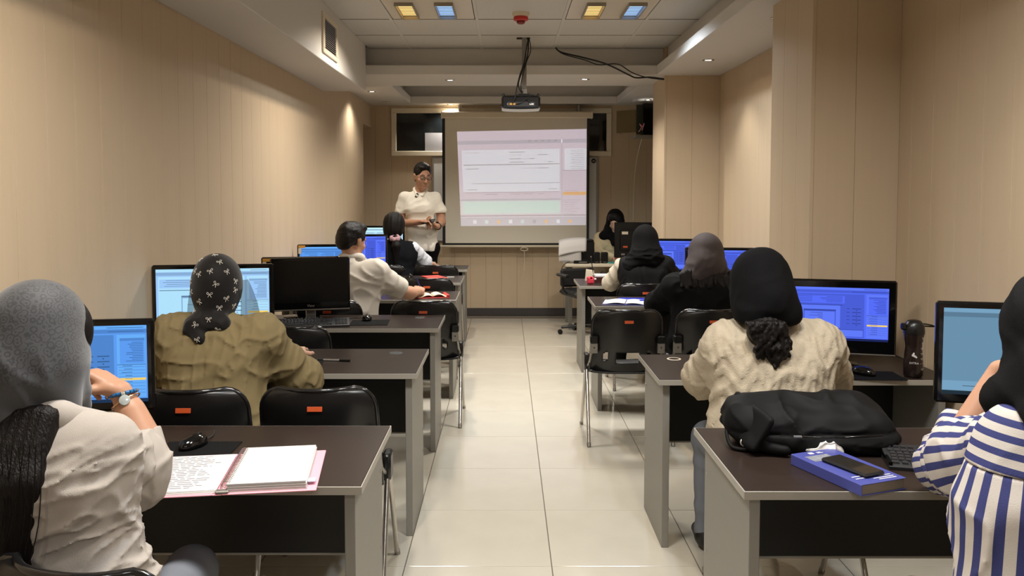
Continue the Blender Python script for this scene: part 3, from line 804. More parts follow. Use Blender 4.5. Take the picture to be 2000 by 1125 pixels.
def unit(v): v = np.array(v, float); return v / (np.linalg.norm(v) + 1e-12)
def hand(S, wrist, f, n, side, curl=(.5, .6, .5), spread=.0, thumb=(.75, .6, .3), sc=1.0, curls=None):
    """adds a hand: f finger direction, n palm normal (curl direction), side=+1/-1 thumb side = side * (f x n)"""
    w = np.array(wrist, float); f = unit(f); n = unit(np.array(n) - f * (np.array(n) @ f)); s = side * np.cross(f, n)
    K = []
    for q, (off, ln) in enumerate(((.031, .084), (.011, .090), (-.010, .086), (-.029, .070))):
        off *= sc; ln *= sc
        S.add(cap(w + s * off * .55 + f * .008 * sc, w + s * off + f * ln, .0165 * sc, .0125 * sc), .016 * sc)
        K.append(w + s * off + f * ln)
    S.add(ell(w + f * .045 * sc + n * .006 * sc, (.030 * sc, .038 * sc, .016 * sc), np.array([s, f, n])), .02 * sc)
    L = (.046, .052, .048, .038)
    for q in range(4):
        p = K[q]; c = curls[q] if curls else curl; th = 0
        fd = unit(f + s * spread * (1.5 - q) * .5)
        for k, (frac, r) in enumerate(((1, .0096), (.62, .0088), (.5, .0078))):
            th += c[k]; d = fd * math.cos(th) + n * math.sin(th)
            e = p + d * L[q] * frac * sc
            S.add(cap(p, e, (r + .0008) * sc, r * sc), .004 * sc); p = e
    p = w + s * .026 * sc + f * .022 * sc
    d1 = unit(s * thumb[0] + f * thumb[1] + n * thumb[2]); e = p + d1 * .045 * sc
    S.add(cap(w + s * .012 * sc + f * .012 * sc, p, .016 * sc, .0155 * sc), .015 * sc); S.add(cap(p, e, .0150 * sc, .0115 * sc), .012 * sc)
    d2 = unit(d1 + f * .55 - s * .35); e2 = e + d2 * .032 * sc; S.add(cap(e, e2, .0112 * sc, .0100 * sc), .005 * sc)
    d3 = unit(d2 + f * .2 - s * .2 + n * .1); S.add(cap(e2, e2 + d3 * .024 * sc, .0100 * sc, .0082 * sc), .004 * sc)
    return S

def head_sdf(S, c, M3, sc=1.0, face=True, neck_to=None):
    """c: centre of the skull; local x right, y forward, z up"""
    A = np.array(M3); c = np.array(c, float)
    L = lambda x, y, z: c + (A[0] * x + A[1] * y + A[2] * z) * sc
    r3 = lambda a, b, d: (a * sc, b * sc, d * sc)
    S.add(ell(L(0, -.012, .028), r3(.076, .096, .094), A), .01)
    S.add(ell(L(0, .030, -.035), r3(.060, .064, .082), A), .04 * sc)
    S.add(ell(L(0, .058, -.098), r3(.030, .026, .022), A), .03 * sc)
    if face:
        S.add(cap(L(0, .088, .012), L(0, .113, -.030), .0085 * sc, .0125 * sc), .012 * sc)
        for k in (-1, 1):
            S.add(ell(L(k * .011, .102, -.034), r3(.009, .010, .008), A), .006 * sc)
            S.add(cap(L(k * .012, .092, .024), L(k * .046, .078, .028), .008 * sc, .007 * sc), .012 * sc)
            S.add(ell(L(k * .045, .066, -.028), r3(.020, .018, .018), A), .02 * sc)
            S.sub(ell(L(k * .031, .097, .008), r3(.016, .012, .010), A), .010 * sc)
            S.add(ell(L(k * .078, -.002, -.008), r3(.010, .020, .034), A), .006 * sc)
            S.add(ell(L(k * .084, -.010, .008), r3(.006, .020, .022), A), .006 * sc)
        S.add(cap(L(-.018, .092, -.060), L(.018, .092, -.060), .0060 * sc), .006 * sc)
        S.add(cap(L(-.015, .090, -.071), L(.015, .090, -.071), .0070 * sc), .006 * sc)
        S.sub(cap(L(-.024, .097, -.0655), L(.024, .097, -.0655), .0022 * sc), .003 * sc)
    if neck_to is not None:
        S.add(cap(L(0, -.022, -.055), neck_to, .052 * sc, .058 * sc), .03 * sc)
    return L

SK = {}
def skin(name, rgb):
    m = mat(name, rgb, .48, var=.05, vscale=(25, 25, 25), spec=.35, bump=.05, bscale=350)
    b = m.node_tree.nodes['Principled BSDF']; b.inputs['Subsurface Weight'].default_value = .12
    b.inputs['Subsurface Radius'].default_value = (.012, .005, .003); b.inputs['Subsurface Scale'].default_value = .3
    return m
M['skin'] = skin('skin_warm', (178, 134, 108)); M['skin2'] = skin('skin_light', (194, 154, 130))
def hair_mat(name, rgb, sc=(260, 260, 14)):
    m = mat(name, rgb, .5, var=.5, vscale=sc, spec=.22)
    nt = m.node_tree; b = nt.nodes['Principled BSDF']; tc = nt.nodes.new('ShaderNodeTexCoord'); mp = nt.nodes.new('ShaderNodeMapping'); mp.inputs['Scale'].default_value = sc
    n = nt.nodes.new('ShaderNodeTexNoise'); n.inputs['Scale'].default_value = 1.0; n.inputs['Detail'].default_value = 3; bp = nt.nodes.new('ShaderNodeBump'); bp.inputs['Strength'].default_value = .8; bp.inputs['Distance'].default_value = .004
    nt.links.new(tc.outputs['Object'], mp.inputs['Vector']); nt.links.new(mp.outputs[0], n.inputs['Vector']); nt.links.new(n.outputs['Fac'], bp.inputs['Height']); nt.links.new(bp.outputs['Normal'], b.inputs['Normal'])
    return m
M['hair'] = hair_mat('dark_hair', (16, 12, 11))
M['hair_s'] = hair_mat('short_dark_hair', (20, 16, 14), (160, 160, 60))
def cloth(name, rgb, rough=.85, var=.06, vscale=(30, 30, 30), bump=.25, bscale=500, sheen=.0, **k):
    if max(rgb) < 40: rgb = tuple(c * .62 for c in rgb)
    return mat(name, rgb, rough, var=var, vscale=vscale, bump=bump, bscale=bscale, sheen=sheen, spec=.12 if max(rgb) < 40 else .2, **k)
M['denim'] = cloth('grey_denim', (116, 120, 128)); M['blacktr'] = cloth('black_trousers', (20, 20, 22)); M['shoe'] = mat('shoe', (26, 25, 26), .45)

def person(label, x, y):
    return thing('person', label, 'person', (x, y, 0))
def legs(t, org, hip, kneeL, kneeR, ankL, ankR, m, h=.012, r=1.0):
    S = Sdf()
    hip = np.array(hip, float)
    S.add(cap(hip + (-.08, 0, 0), hip + (.08, 0, 0), .118 * r), .05)
    for sg, k, a in ((-1, kneeL, ankL), (1, kneeR, ankR)):
        S.add(cap(hip + (sg * .085, .02, -.005), k, .088 * r, .066 * r), .05); S.add(cap(k, a, .064 * r, .046 * r, fold=(.003, 60, 3)), .03)
    o = S.build('trousers', m, t, h, org)
    for a, k in ((ankL, kneeL), (ankR, kneeR)):
        Q = Sdf(); a = np.array(a, float)
        Q.add(cap(a + (0, -.02, -.035), a + (0, .14, -.055), .040, .030), .02).add(cap(a + (0, 0, .02), a + (0, 0, -.03), .04, .042), .03).cut(plane((0, 0, a[2] - .085), (0, 0, -1)), .004)
        Q.build('shoe', M['shoe'], t, .009, org)
    return o
def seated_legs(t, org, hip, m, dirx=0.0, h=.012, spread=.11, reach=.42):
    hx, hy, hz = hip
    kL = (hx - spread + dirx, hy + reach, .50); kR = (hx + spread + dirx, hy + reach, .50)
    return legs(t, org, hip, kL, kR, (kL[0], kL[1] + .02, .088), (kR[0], kR[1] - .02, .088), m, h)
# ================================================================== PEOPLE
def torso(S, hip, chest, shL, shR, neck, rc=.118, rw=.110, rs=.062, k=.08, rh=.118):
    hip, chest, shL, shR, neck = [np.array(q, float) for q in (hip, chest, shL, shR, neck)]
    mid = (hip + chest) / 2
    S.add(cap(hip + (-.075, 0, .03), hip + (.075, 0, .03), rh), .05)
    S.add(cap(mid + (-.065, 0, 0), mid + (.065, 0, 0), rw), k)
    S.add(cap(chest + (-.085, 0, 0), chest + (.085, 0, 0), rc), k)
    S.add(cap(shL, shR, rs), k)
    S.add(cap((shL + shR) / 2 + (0, 0, .0), neck, rs, .052), k * .8)
    return S

# ---------- woman in the white blouse, nearest on the left
def woman_blouse():
    o = np.array((-1.0, 1.72, 0)); t = person('woman in white puff-sleeved blouse and grey patterned headscarf, hand raised to her face', o[0], o[1])
    hip, chest = (-.955, 1.765, .56), (-1.035, 1.79, .90)
    shL, shR, neck = (-1.22, 1.80, 1.005), (-.885, 1.80, 1.00), (-1.06, 1.80, 1.10)
    hc = (-1.065, 1.86, 1.215)
    seated_legs(t, o, (-.955, 1.77, .52), M['denim'], dirx=-.01, spread=.09, reach=.46)
    # blouse
    mb = cloth('white_blouse', (168, 160, 152), .8, var=.03, bump=.3, bscale=700)
    S = Sdf(); torso(S, hip, chest, shL, shR, neck, rc=.125, rw=.122, rh=.13)
    S.cut(plane((0, 0, .50), (0, 0, -1)), .01)
    def folds(P):
        a = np.clip((P[2] - .46) / .08, 0, 1) * np.clip((1.06 - P[2]) / .12, 0, 1)
        q = (P[0] * .5, P[1] * .5, P[2] - .35 * (P[0] + .9))
        return (a * (.010 * (ridge(q, 46, 5, p=6) - .15) + .008 * (ridge(q, 100, 9, p=6) - .15)) + .002 * nz(P, 70, 8)).astype(F32)
    S.disp(folds)
    S.build('blouse', mb, t, .0052, o)
    A = Sdf().add(cap((-.915, 1.82, .955), (-.935, 1.98, .872), .080, .092, fold=(.004, 70, 2)), .02).add(cap((-.935, 1.98, .872), (-.975, 2.13, .818), .092, .070, fold=(.006, 60, 4)), .05)
    A.add(cap((-.975, 2.14, .818), (-.995, 2.205, .858), .064, .052, fold=(.004, 110, 9)), .035)
    A.disp(lambda P: .009 * (ridge(P, 46, 3, (1.2, .45, 1.2), 6) - .15) + .0015 * nz(P, 90, 3))
    A.cut(plane((-1.005, 2.225, .878), (-.45, .15, .88)), .006)
    A.build('sleeve', mb, t, .0052, o)
    CU = Sdf().add(cap((-.978, 2.195, .845), (-1.0, 2.222, .892), .054, .050), .01).sub(cap((-.995, 2.216, .88), (-1.03, 2.25, .96), .043), .004)
    CU.cut(plane((-1.005, 2.225, .890), (-.45, .15, .88)), .004)
    CU.build('cuff', mb, t, .0045, o)
    B = Sdf(); B.add(cap((-1.22, 1.82, .97), (-1.24, 2.06, .84), .075, .065, fold=(.004, 60, 1)), .03).add(cap((-1.24, 2.06, .84), (-1.17, 2.28, .80), .06, .05, fold=(.004, 60, 7)), .04)
    B.build('sleeve', mb, t, .009, o)
    CO = Sdf().add(cap((-1.13, 1.775, 1.075), (-.985, 1.775, 1.06), .040, .032), .02).add(cap((-.985, 1.775, 1.06), (-.93, 1.86, 1.03), .034, .024), .03); CO.disp(lambda P: .003 * nz(P, 40, 2))
    CO.build('collar', mb, t, .007, o)
    # body: head, neck, raised forearm and hand, left hand
    H = Sdf(); head_sdf(H, hc, rot3(-22, -8, 0), neck_to=neck)
    wr = (-1.062, 2.235, 1.005)
    AR = Sdf().add(cap((-.962, 2.205, .825), wr, .046, .029), .02).add(cap((-.985, 2.20, .87), (-1.03, 2.22, .95), .043, .036), .02)
    hand(AR, wr, (-.70, -.02, .52), (-.45, -.05, -.85), 1, thumb=(.55, .85, .55), curls=[(.95, .55, .3), (1.1, .75, .4), (1.25, .9, .5), (1.35, .95, .5)])
    HL = Sdf().add(cap((-1.24, 2.06, .82), (-1.15, 2.32, .785), .04, .028), .02); hand(HL, (-1.15, 2.32, .785), (.25, .95, -.1), (0, -.1, -1), 1, (.25, .4, .3))
    CR = Sdf().add(cap((-1.04, 1.79, .8), neck, .08, .05), .03).add(cap((-1.04, 1.79, .98), (-.905, 1.82, .965), .05, .045), .05).add(cap((-.905, 1.83, .955), (-.962, 2.205, .83), .044, .042), .03).add(cap((-1.04, 1.79, .98), (-1.22, 1.82, .965), .05, .045), .05).add(cap((-1.22, 1.82, .965), (-1.24, 2.06, .83), .044, .04), .03)
    join_meshes('body', [H.arrays(.007), AR.arrays(.004), HL.arrays(.006), CR.arrays(.012)], M['skin'], t, o)
    # headscarf: hood + drape over the shoulder, darker worked panels
    A3 = rot3(-22, -8, 0); L = lambda x, y, z: np.array(hc) + A3[0] * x + A3[1] * y + A3[2] * z
    C = Sdf().add(ell(L(0, -.014, .024), (.100, .116, .118), A3), .02).add(ell(L(0, -.03, -.075), (.090, .092, .09), A3), .07)
    C.add(cap(L(.055, -.01, -.07), L(.095, .02, -.215), .055, .020), .07).add(cap(L(-.05, -.05, -.06), L(-.12, -.04, -.17), .065, .05), .06).add(cap(L(0, -.085, -.06), L(.01, -.105, -.15), .06, .045), .06)
    C.add(cap((-1.03, 1.885, 1.16), (-1.0, 1.925, 1.05), .052, .014), .04)
    C.sub(ell(L(.0, .135, -.03), (.068, .075, .115), A3), .02)
    C.disp(lambda P: (.011 * (ridge((P[0] * .75 + P[1] * .3 + P[2] * .62, P[1] * .3, P[2] * .25), 55, 4, p=3) - .3) * np.clip((1.28 - P[2]) / .15, 0, 1) + .0015 * np.sin(58 * ((P[0] + 1.06) * .75 + (P[1] - 1.8) * .3 + (P[2] - 1.1) * .62) + 2.0 * nz(P, 10, 4)) * np.clip((1.30 - P[2]) / .2, 0, 1)).astype(F32))
    m = cloth('grey_headscarf', (72, 73, 76), .6, var=.08, vscale=(14, 14, 14), bump=.15, sheen=.3)
    nt = m.node_tree; b = nt.nodes['Principled BSDF']; tc = nt.nodes.new('ShaderNodeTexCoord')
    vo = nt.nodes.new('ShaderNodeTexVoronoi'); vo.feature = 'F1'; vo.inputs['Scale'].default_value = 62
    wv = nt.nodes.new('ShaderNodeMath'); wv.operation = 'SINE'; mu = nt.nodes.new('ShaderNodeMath'); mu.operation = 'MULTIPLY'; mu.inputs[1].default_value = 17
    nt.links.new(tc.outputs['Object'], vo.inputs['Vector']); nt.links.new(vo.outputs['Distance'], mu.inputs[0]); nt.links.new(mu.outputs[0], wv.inputs[0])
    sp = nt.nodes.new('ShaderNodeSeparateXYZ'); nt.links.new(tc.outputs['Object'], sp.inputs[0])
    bw = nt.nodes.new('ShaderNodeMapRange'); bw.inputs['From Min'].default_value = 1.13; bw.inputs['From Max'].default_value = 1.17; nt.links.new(sp.outputs['Z'], bw.inputs['Value'])
    gt = nt.nodes.new('ShaderNodeMath'); gt.operation = 'GREATER_THAN'; gt.inputs[1].default_value = .35; nt.links.new(wv.outputs[0], gt.inputs[0])
    m2 = nt.nodes.new('ShaderNodeMath'); m2.operation = 'MULTIPLY'; nt.links.new(gt.outputs[0], m2.inputs[0]); nt.links.new(bw.outputs[0], m2.inputs[1])
    m3 = nt.nodes.new('ShaderNodeMath'); m3.operation = 'MULTIPLY'; m3.inputs[1].default_value = .6; nt.links.new(m2.outputs[0], m3.inputs[0])
    src = b.inputs['Base Color'].links[0].from_socket
    mx = nt.nodes.new('ShaderNodeMix'); mx.data_type = 'RGBA'; nt.links.new(m3.outputs[0], mx.inputs['Factor']); nt.links.new(src, mx.inputs['A']); mx.inputs['B'].default_value = (*lin((44, 44, 46)), 1)
    nt.links.new(mx.outputs['Result'], b.inputs['Base Color'])
    C.build('headscarf', m, t, .0065, o)
    # hair: fringe at the temple and long straight length down the back
    Hn = Sdf().add(ell(L(.002, .034, .02), (.088, .074, .094), A3), .02).sub(ell(L(.0, .145, -.03), (.072, .085, .105), A3), .01); Hn.build('fringe', M['hair'], t, .008, o)
    G = Sdf()
    r = random.Random(3)
    for k in range(10):
        x = -1.185 + .021 * k; y = 1.66 + .005 * abs(k - 4)
        G.add(cap((x + .014, 1.745, 1.07), (x, y, .95), .018, .029), .03).add(cap((x, y, .95), (x - .003 * (k - 4) + r.uniform(-.006, .006), y - .02, .56 - .1 * r.random() + .014 * k), .027, .010), .03)
    G.disp(lambda P: (.0016 * np.sin(330 * P[0] + 5 * nz(P, 6, 3, (1, 1, .3))) + .003 * nz(P, 26, 9, (1, 1, .15))).astype(F32))
    G.build('long_hair', M['hair'], t, .0055, o, relax=1)
    for k in range(10):
        x = -1.06 + .012 * k; MB().tube(smooth_path([(x - o[0], 1.655 - o[1], 1.04), (x + r.uniform(-.02, .02) - o[0], 1.628 - o[1], .88), (x - .02 + r.uniform(-.05, .03) - o[0], 1.60 - o[1], .66 + .1 * r.random())]), .0013, 4).build('hair_strand', M['hair'], t, 60)
    # bracelets
    wv = np.array(wr); d = unit(np.array(wr) - np.array((-.962, 2.205, .825))); a = unit(np.cross(d, (0, 1, 0))); b2 = np.cross(d, a)
    def ringpts(c, r1, n=20, tilt=0): return [c + (a * math.cos(q) + b2 * math.sin(q)) * r1 + d * tilt * math.cos(q) for q in np.linspace(0, 2 * math.pi, n + 1)[:-1]]
    bl = [mat('bead_blue', (36, 96, 150), .2), mat('bead_red', (150, 40, 36), .25), mat('bead_silver', (200, 196, 186), .2, metal=.8)]
    c0 = wv - d * .006
    br = bpy.data.objects.new('beaded_bracelet', None); COL.objects.link(br); br.parent = t
    pts = ringpts(c0, .0375, 22, .010)
    for k in range(22):
        p, q2 = pts[k], pts[(k + 1) % 22]
        MB().tube([tuple(np.array(p) * .95 + np.array(q2) * .05 - o), tuple(np.array(p) * .05 + np.array(q2) * .95 - o)], .0052, 8).build('bead', bl[2] if k % 4 == 3 else bl[0 if (k // 4) % 3 else 1], br, 60)
    c1 = wv - d * .030
    w = MB().tube([tuple(p - o) for p in ringpts(c1, .0395, 28, -.004)], .0022, 6, closed=True).build('watch_band', mat('rose_gold', (204, 160, 120), .25, metal=.9), t, 60)
    out = unit(np.array((.35, -.9, .3)) - d * (np.array((.35, -.9, .3)) @ d)); cc = c1 + out * .040
    zq = Vector(out).to_track_quat('Z', 'Y').to_matrix().to_4x4()
    dial = MB().lathe([(0, .004), (.0105, .004), (.0135, .003), (.0145, 0), (.0145, -.004)], 24).build('watch_dial', mat('watch_face', (196, 206, 206), .15, metal=.3), t, 40)
    dial.matrix_local = Matrix.Translation(tuple(cc - o)) @ zq
woman_blouse()

# ---------- woman in the olive shirt
def woman_olive():
    o = np.array((-1.16, 3.22, 0)); t = person('woman in olive shirt and black headscarf printed with white bows', o[0], o[1])
    hip, chest = (-1.14, 3.17, .56), (-1.16, 3.24, .88)
    shL, shR, neck = (-1.335, 3.26, .985), (-.985, 3.26, .985), (-1.16, 3.27, 1.06)
    hc = (-1.165, 3.30, 1.175)
    seated_legs(t, o, (-1.14, 3.18, .52), M['blacktr'])
    m = cloth('olive_linen', (120, 106, 75), .85, var=.07, bump=.35, bscale=600)
    S = Sdf(); torso(S, hip, chest, shL, shR, neck, rc=.13, rw=.135, rh=.145, rs=.068)
    for pts in (((-.985, 3.26, .975), (-.875, 3.42, .765), (-.888, 3.55, .768), (-.925, 3.655, .775)), ((-1.335, 3.26, .975), (-1.455, 3.30, .79), (-1.44, 3.50, .80), (-1.34, 3.66, .80))):
        S.add(cap(pts[0], pts[1], .082, .088, fold=(.005, 45, 3)), .05).add(cap(pts[1], pts[2], .086, .062, fold=(.006, 60, 5)), .05).add(cap(pts[2], pts[3], .054, .045, fold=(.005, 90, 8)), .03)
    S.cut(plane((0, 0, .47), (0, 0, -1)), .01)
    S.disp(lambda P: (.003 * nz(P, 26, 12, (1, 1, .7)) + .008 * (ridge(P, 40, 4, (.9, .5, 1.1), 6) - .15) + .006 * (ridge(P, 85, 14, (1, .6, .7), 6) - .15) - .0035 * np.exp(-((P[0] + 1.155) / .004) ** 2) * (P[1] < 3.25)).astype(F32))
    S.build('shirt', m, t, .0065, o)
    H = Sdf(); head_sdf(H, hc, rot3(0, -8, 0), neck_to=neck)
    AR = Sdf().add(cap((-.89, 3.55, .775), (-.985, 3.81, .787), .038, .028), .02); hand(AR, (-.985, 3.81, .790), (-.18, .95, .1), (0, .1, -1), -1, (.35, .5, .35), spread=.3)
    AL = Sdf().add(cap((-1.44, 3.5, .80), (-1.29, 3.76, .785), .038, .028), .02); hand(AL, (-1.29, 3.76, .785), (.25, .95, 0), (0, 0, -1), 1, (.3, .4, .3))
    CR = Sdf().add(cap((-1.15, 3.22, .6), neck, .09, .05), .03).add(cap(shL, shR, .045), .05)
    for pts in (((-.985, 3.26, .975), (-.875, 3.42, .765), (-.89, 3.55, .775)), ((-1.335, 3.26, .975), (-1.455, 3.30, .79), (-1.44, 3.5, .8))): CR.add(cap(pts[0], pts[1], .044, .04), .03).add(cap(pts[1], pts[2], .04, .037), .02)
    join_meshes('body', [H.arrays(.008), AR.arrays(.0045), AL.arrays(.006), CR.arrays(.013)], M['skin2'], t, o)
    hr = Sdf().add(ell((-1.165, 3.29, 1.195), (.086, .104, .104)), .02).add(ell((-1.165, 3.225, 1.12), (.05, .04, .05)), .03).sub(ell((-1.165, 3.44, 1.17), (.075, .08, .12)), .01); hr.build('hair', M['hair'], t, .009, o)
    # headscarf
    ms = cloth('black_sheer_scarf', (27, 23, 22), .6, var=.1, sheen=.2)
    C = Sdf().add(ell((-1.165, 3.288, 1.19), (.098, .113, .118)), .02).add(cap((-1.165, 3.275, 1.13), (-1.165, 3.255, 1.04), .078, .070), .05).add(cap((-1.215, 3.20, 1.035), (-1.115, 3.19, 1.04), .042, .034), .03).add(cap((-1.225, 3.18, 1.015), (-1.185, 3.16, .985), .034, .026), .03)
    C.sub(ell((-1.165, 3.425, 1.16), (.072, .08, .118)), .02)
    C.disp(lambda P: (.007 * (ridge(P, 60, 6, p=3) - .3) * np.clip((1.10 - P[2]) / .04, 0, 1)).astype(F32))
    sc = C.build('headscarf', ms, t, .0075, o)
    # printed bows on the scarf
    from mathutils.bvhtree import BVHTree
    bv = BVHTree.FromPolygons([v.co[:] for v in sc.data.vertices], [p.vertices[:] for p in sc.data.polygons])
    white = mat('bow_print', (196, 190, 180), .7)
    r = random.Random(5)
    spots = [(-.055, 1.285), (.03, 1.278), (.005, 1.245), (-.065, 1.243), (.06, 1.24), (-.04, 1.233), (.028, 1.195), (.005, 1.155), (-.04, 1.125), (.06, 1.135), (-.078, 1.16), (.085, 1.165), (.035, 1.10), (-.07, 1.085), (.075, 1.10), (.005, 1.06), (-.045, 1.04), (.04, 1.02), (.085, 1.20), (-.085, 1.20), (-.03, .985), (.0, 1.303)]
    for (dx, z) in spots:
        hit = bv.ray_cast(Vector((-1.16 + dx - o[0], 2.9 - o[1], z)), Vector((0, 1, 0)))
        if hit[0] is None: continue
        n = hit[1]; 
        if n.y > 0: n = -n
        ux = Vector((0, 0, 1)).cross(n); ux.normalize(); ux = -ux if ux.x < 0 else ux; uz = n.cross(ux); uz = -uz if uz.z < 0 else uz
        a = r.uniform(-.7, .7); e1 = ux * math.cos(a) + uz * math.sin(a); e2 = -ux * math.sin(a) + uz * math.cos(a)
        def P(u, v): 
            p = hit[0] + e1 * u * .0115 + e2 * v * .0115
            nr = bv.find_nearest(p)
            return tuple((nr[0] if nr[0] else p) + n * .0012)
        mbw = MB()
        for sg in (-1, 1):
            loop = [(0, 0), (sg * .35, .5), (sg * .8, .75), (sg * 1.0, .35), (sg * .7, .05)]
            mbw.tube([P(*q) for q in loop], .0011, 4, closed=True)
            mbw.tube([P(0, 0), P(sg * .3, -.45), P(sg * .55, -1.0)], .0011, 4)
        mbw.build('bow_print', white, sc)
    # sheer hanging sides
    sh = bpy.data.materials.new('sheer_gauze'); sh.use_nodes = True; b = sh.node_tree.nodes['Principled BSDF']; b.inputs['Base Color'].default_value = (*lin((26, 26, 30)), 1); b.inputs['Alpha'].default_value = .58; b.inputs['Roughness'].default_value = .8
    for sg in (-1, 1):
        def fn(u, v):
            x = -1.165 + sg * (.088 + .012 * math.sin(3 * v) + v * (.012 + .045 * u)); y = 3.25 + .15 * u + .006 * math.sin(14 * u + 5 * v)
            return (x - o[0], y - o[1], 1.20 - .19 * v - .01 * u)
        MB().grid(fn, 12, 12).build('sheer_side', sh, t, 60)
woman_olive()
def arms_core(CR, neck, shL, shR, *chains):
    CR.add(cap(shL, shR, .045), .05)
    for c in chains:
        for a, b in zip(c[:-1], c[1:]): CR.add(cap(a, b, .043, .038), .03)
    return CR
# ---------- man in the white shirt, writing
def man_white():
    o = np.array((-1.09, 5.62, 0)); t = person('dark-haired man in an off-white short-sleeved shirt, writing', o[0], o[1])
    hip, chest = (-1.10, 5.62, .57), (-1.07, 5.70, .90)
    shL, shR, neck = (-1.27, 5.72, 1.0), (-.905, 5.70, .995), (-1.08, 5.73, 1.09)
    hc = (-1.085, 5.77, 1.205); yaw = -38
    seated_legs(t, o, (-1.10, 5.62, .53), M['blacktr'])
    m = cloth('off_white_linen', (190, 182, 170), .85, bump=.35)
    S = Sdf(); torso(S, hip, chest, shL, shR, neck, rc=.135, rw=.135, rh=.135, rs=.072)
    eR, eL = (-.70, 5.92, .815), (-1.42, 5.90, .82)
    S.add(cap((-.905, 5.70, .985), (-.755, 5.86, .845), .085, .082, fold=(.004, 50, 2)), .05).add(cap((-1.27, 5.72, .985), (-1.395, 5.84, .86), .085, .080), .05)
    S.cut(plane((-.755, 5.865, .845), (.62, .55, -.5)), .006)
    S.cut(plane((0, 0, .50), (0, 0, -1)), .01)
    S.disp(lambda P: .010 * (ridge(P, 42, 21, (1, .6, .7), 5) - .25) + .003 * nz(P, 28, 6) - .003 * np.exp(-((P[2] - .965 + .02 * np.cos(9 * (P[0] + 1.08))) / .004) ** 2).astype(F32))
    S.build('shirt', m, t, .009, o)
    C = Sdf().add(cap((-1.135, 5.70, 1.09), (-1.02, 5.70, 1.085), .036), .02).add(cap((-1.02, 5.70, 1.085), (-1.0, 5.78, 1.06), .03, .025), .03); C.build('collar', m, t, .009, o)
    A3 = rot3(yaw, -14, 0)
    H = Sdf(); L = head_sdf(H, hc, A3, neck_to=neck)
    wr = (-.66, 6.12, .80)
    AR = Sdf().add(cap((-.765, 5.87, .84), (-.70, 5.95, .812), .046, .046), .02).add(cap((-.70, 5.95, .812), wr, .046, .031), .02)
    hand(AR, wr, (.02, .95, .2), (-.35, .1, -.95), -1, curls=[(.7, 1.0, .7), (1.0, 1.3, .9), (1.1, 1.4, .9), (1.2, 1.4, .9)], thumb=(.3, .95, .5), sc=1.05)
    wl = (-1.20, 6.14, .79); AL = Sdf().add(cap((-1.39, 5.86, .85), wl, .046, .03), .02); hand(AL, wl, (.3, .95, -.05), (0, 0, -1), 1, (.2, .3, .2))
    CR = arms_core(Sdf().add(cap(hip, neck, .09, .05), .03), neck, shL, shR, ((-.905, 5.70, .985), (-.75, 5.87, .845)), ((-1.27, 5.72, .985), (-1.39, 5.86, .85)))
    join_meshes('body', [H.arrays(.006), AR.arrays(.0045), AL.arrays(.007), CR.arrays(.014)], M['skin'], t, o)
    Q = Sdf().add(ell(L(0, -.020, .040), (.090, .106, .098), A3), .02).add(ell(L(0, -.075, -.02), (.070, .040, .06), A3), .04).add(ell(L(.0, .05, .105), (.06, .05, .035), A3), .03)
    Q.sub(ell(L(0, .125, -.03), (.085, .075, .115), A3), .015).sub(ell(L(.09, .03, -.06), (.035, .06, .06), A3), .01).sub(ell(L(-.09, .03, -.06), (.035, .06, .06), A3), .01)
    Q.disp(lambda P: .004 * nz(P, 60, 3) + .003 * nz(P, 160, 5)); Q.build('hair', M['hair_s'], t, .006, o)
    for k in (-1, 1): eye(t, L, A3, k, o)
    p = thing('pen', 'blue pen in the fist of the writing man', 'pen', (-.645, 6.215, .81))
    MB().tube([(-.01, .03, -.05), (.0, .0, .0), (-.028, -.035, .075)], [.0015, .0042, .0042], 8).build('barrel', mat('blue_pen', (40, 50, 130), .3), p, 60)
    MB().tube([(-.028, -.035, .075), (-.034, -.042, .092)], .0048, 8).build('cap', mat('pen_cap', (26, 34, 104), .3), p, 60)
def eye(t, L, A3, k, o, sc=1.0):
    Q = Sdf().add(ell(L(k * .031, .079, .006), (.0125 * sc, .0115 * sc, .0105 * sc), A3), .0); e = Q.build('eye', M['eyew'], t, .004, o)
    Q2 = Sdf().add(ell(L(k * .031, .0885, .004), (.0055 * sc, .003 * sc, .0055 * sc), A3), .0); Q2.build('iris', M['iris'], e, .0025, o)
M['eyew'] = mat('eye_white', (216, 208, 200), .3); M['iris'] = mat('iris_dark', (30, 20, 16), .2)
man_white()

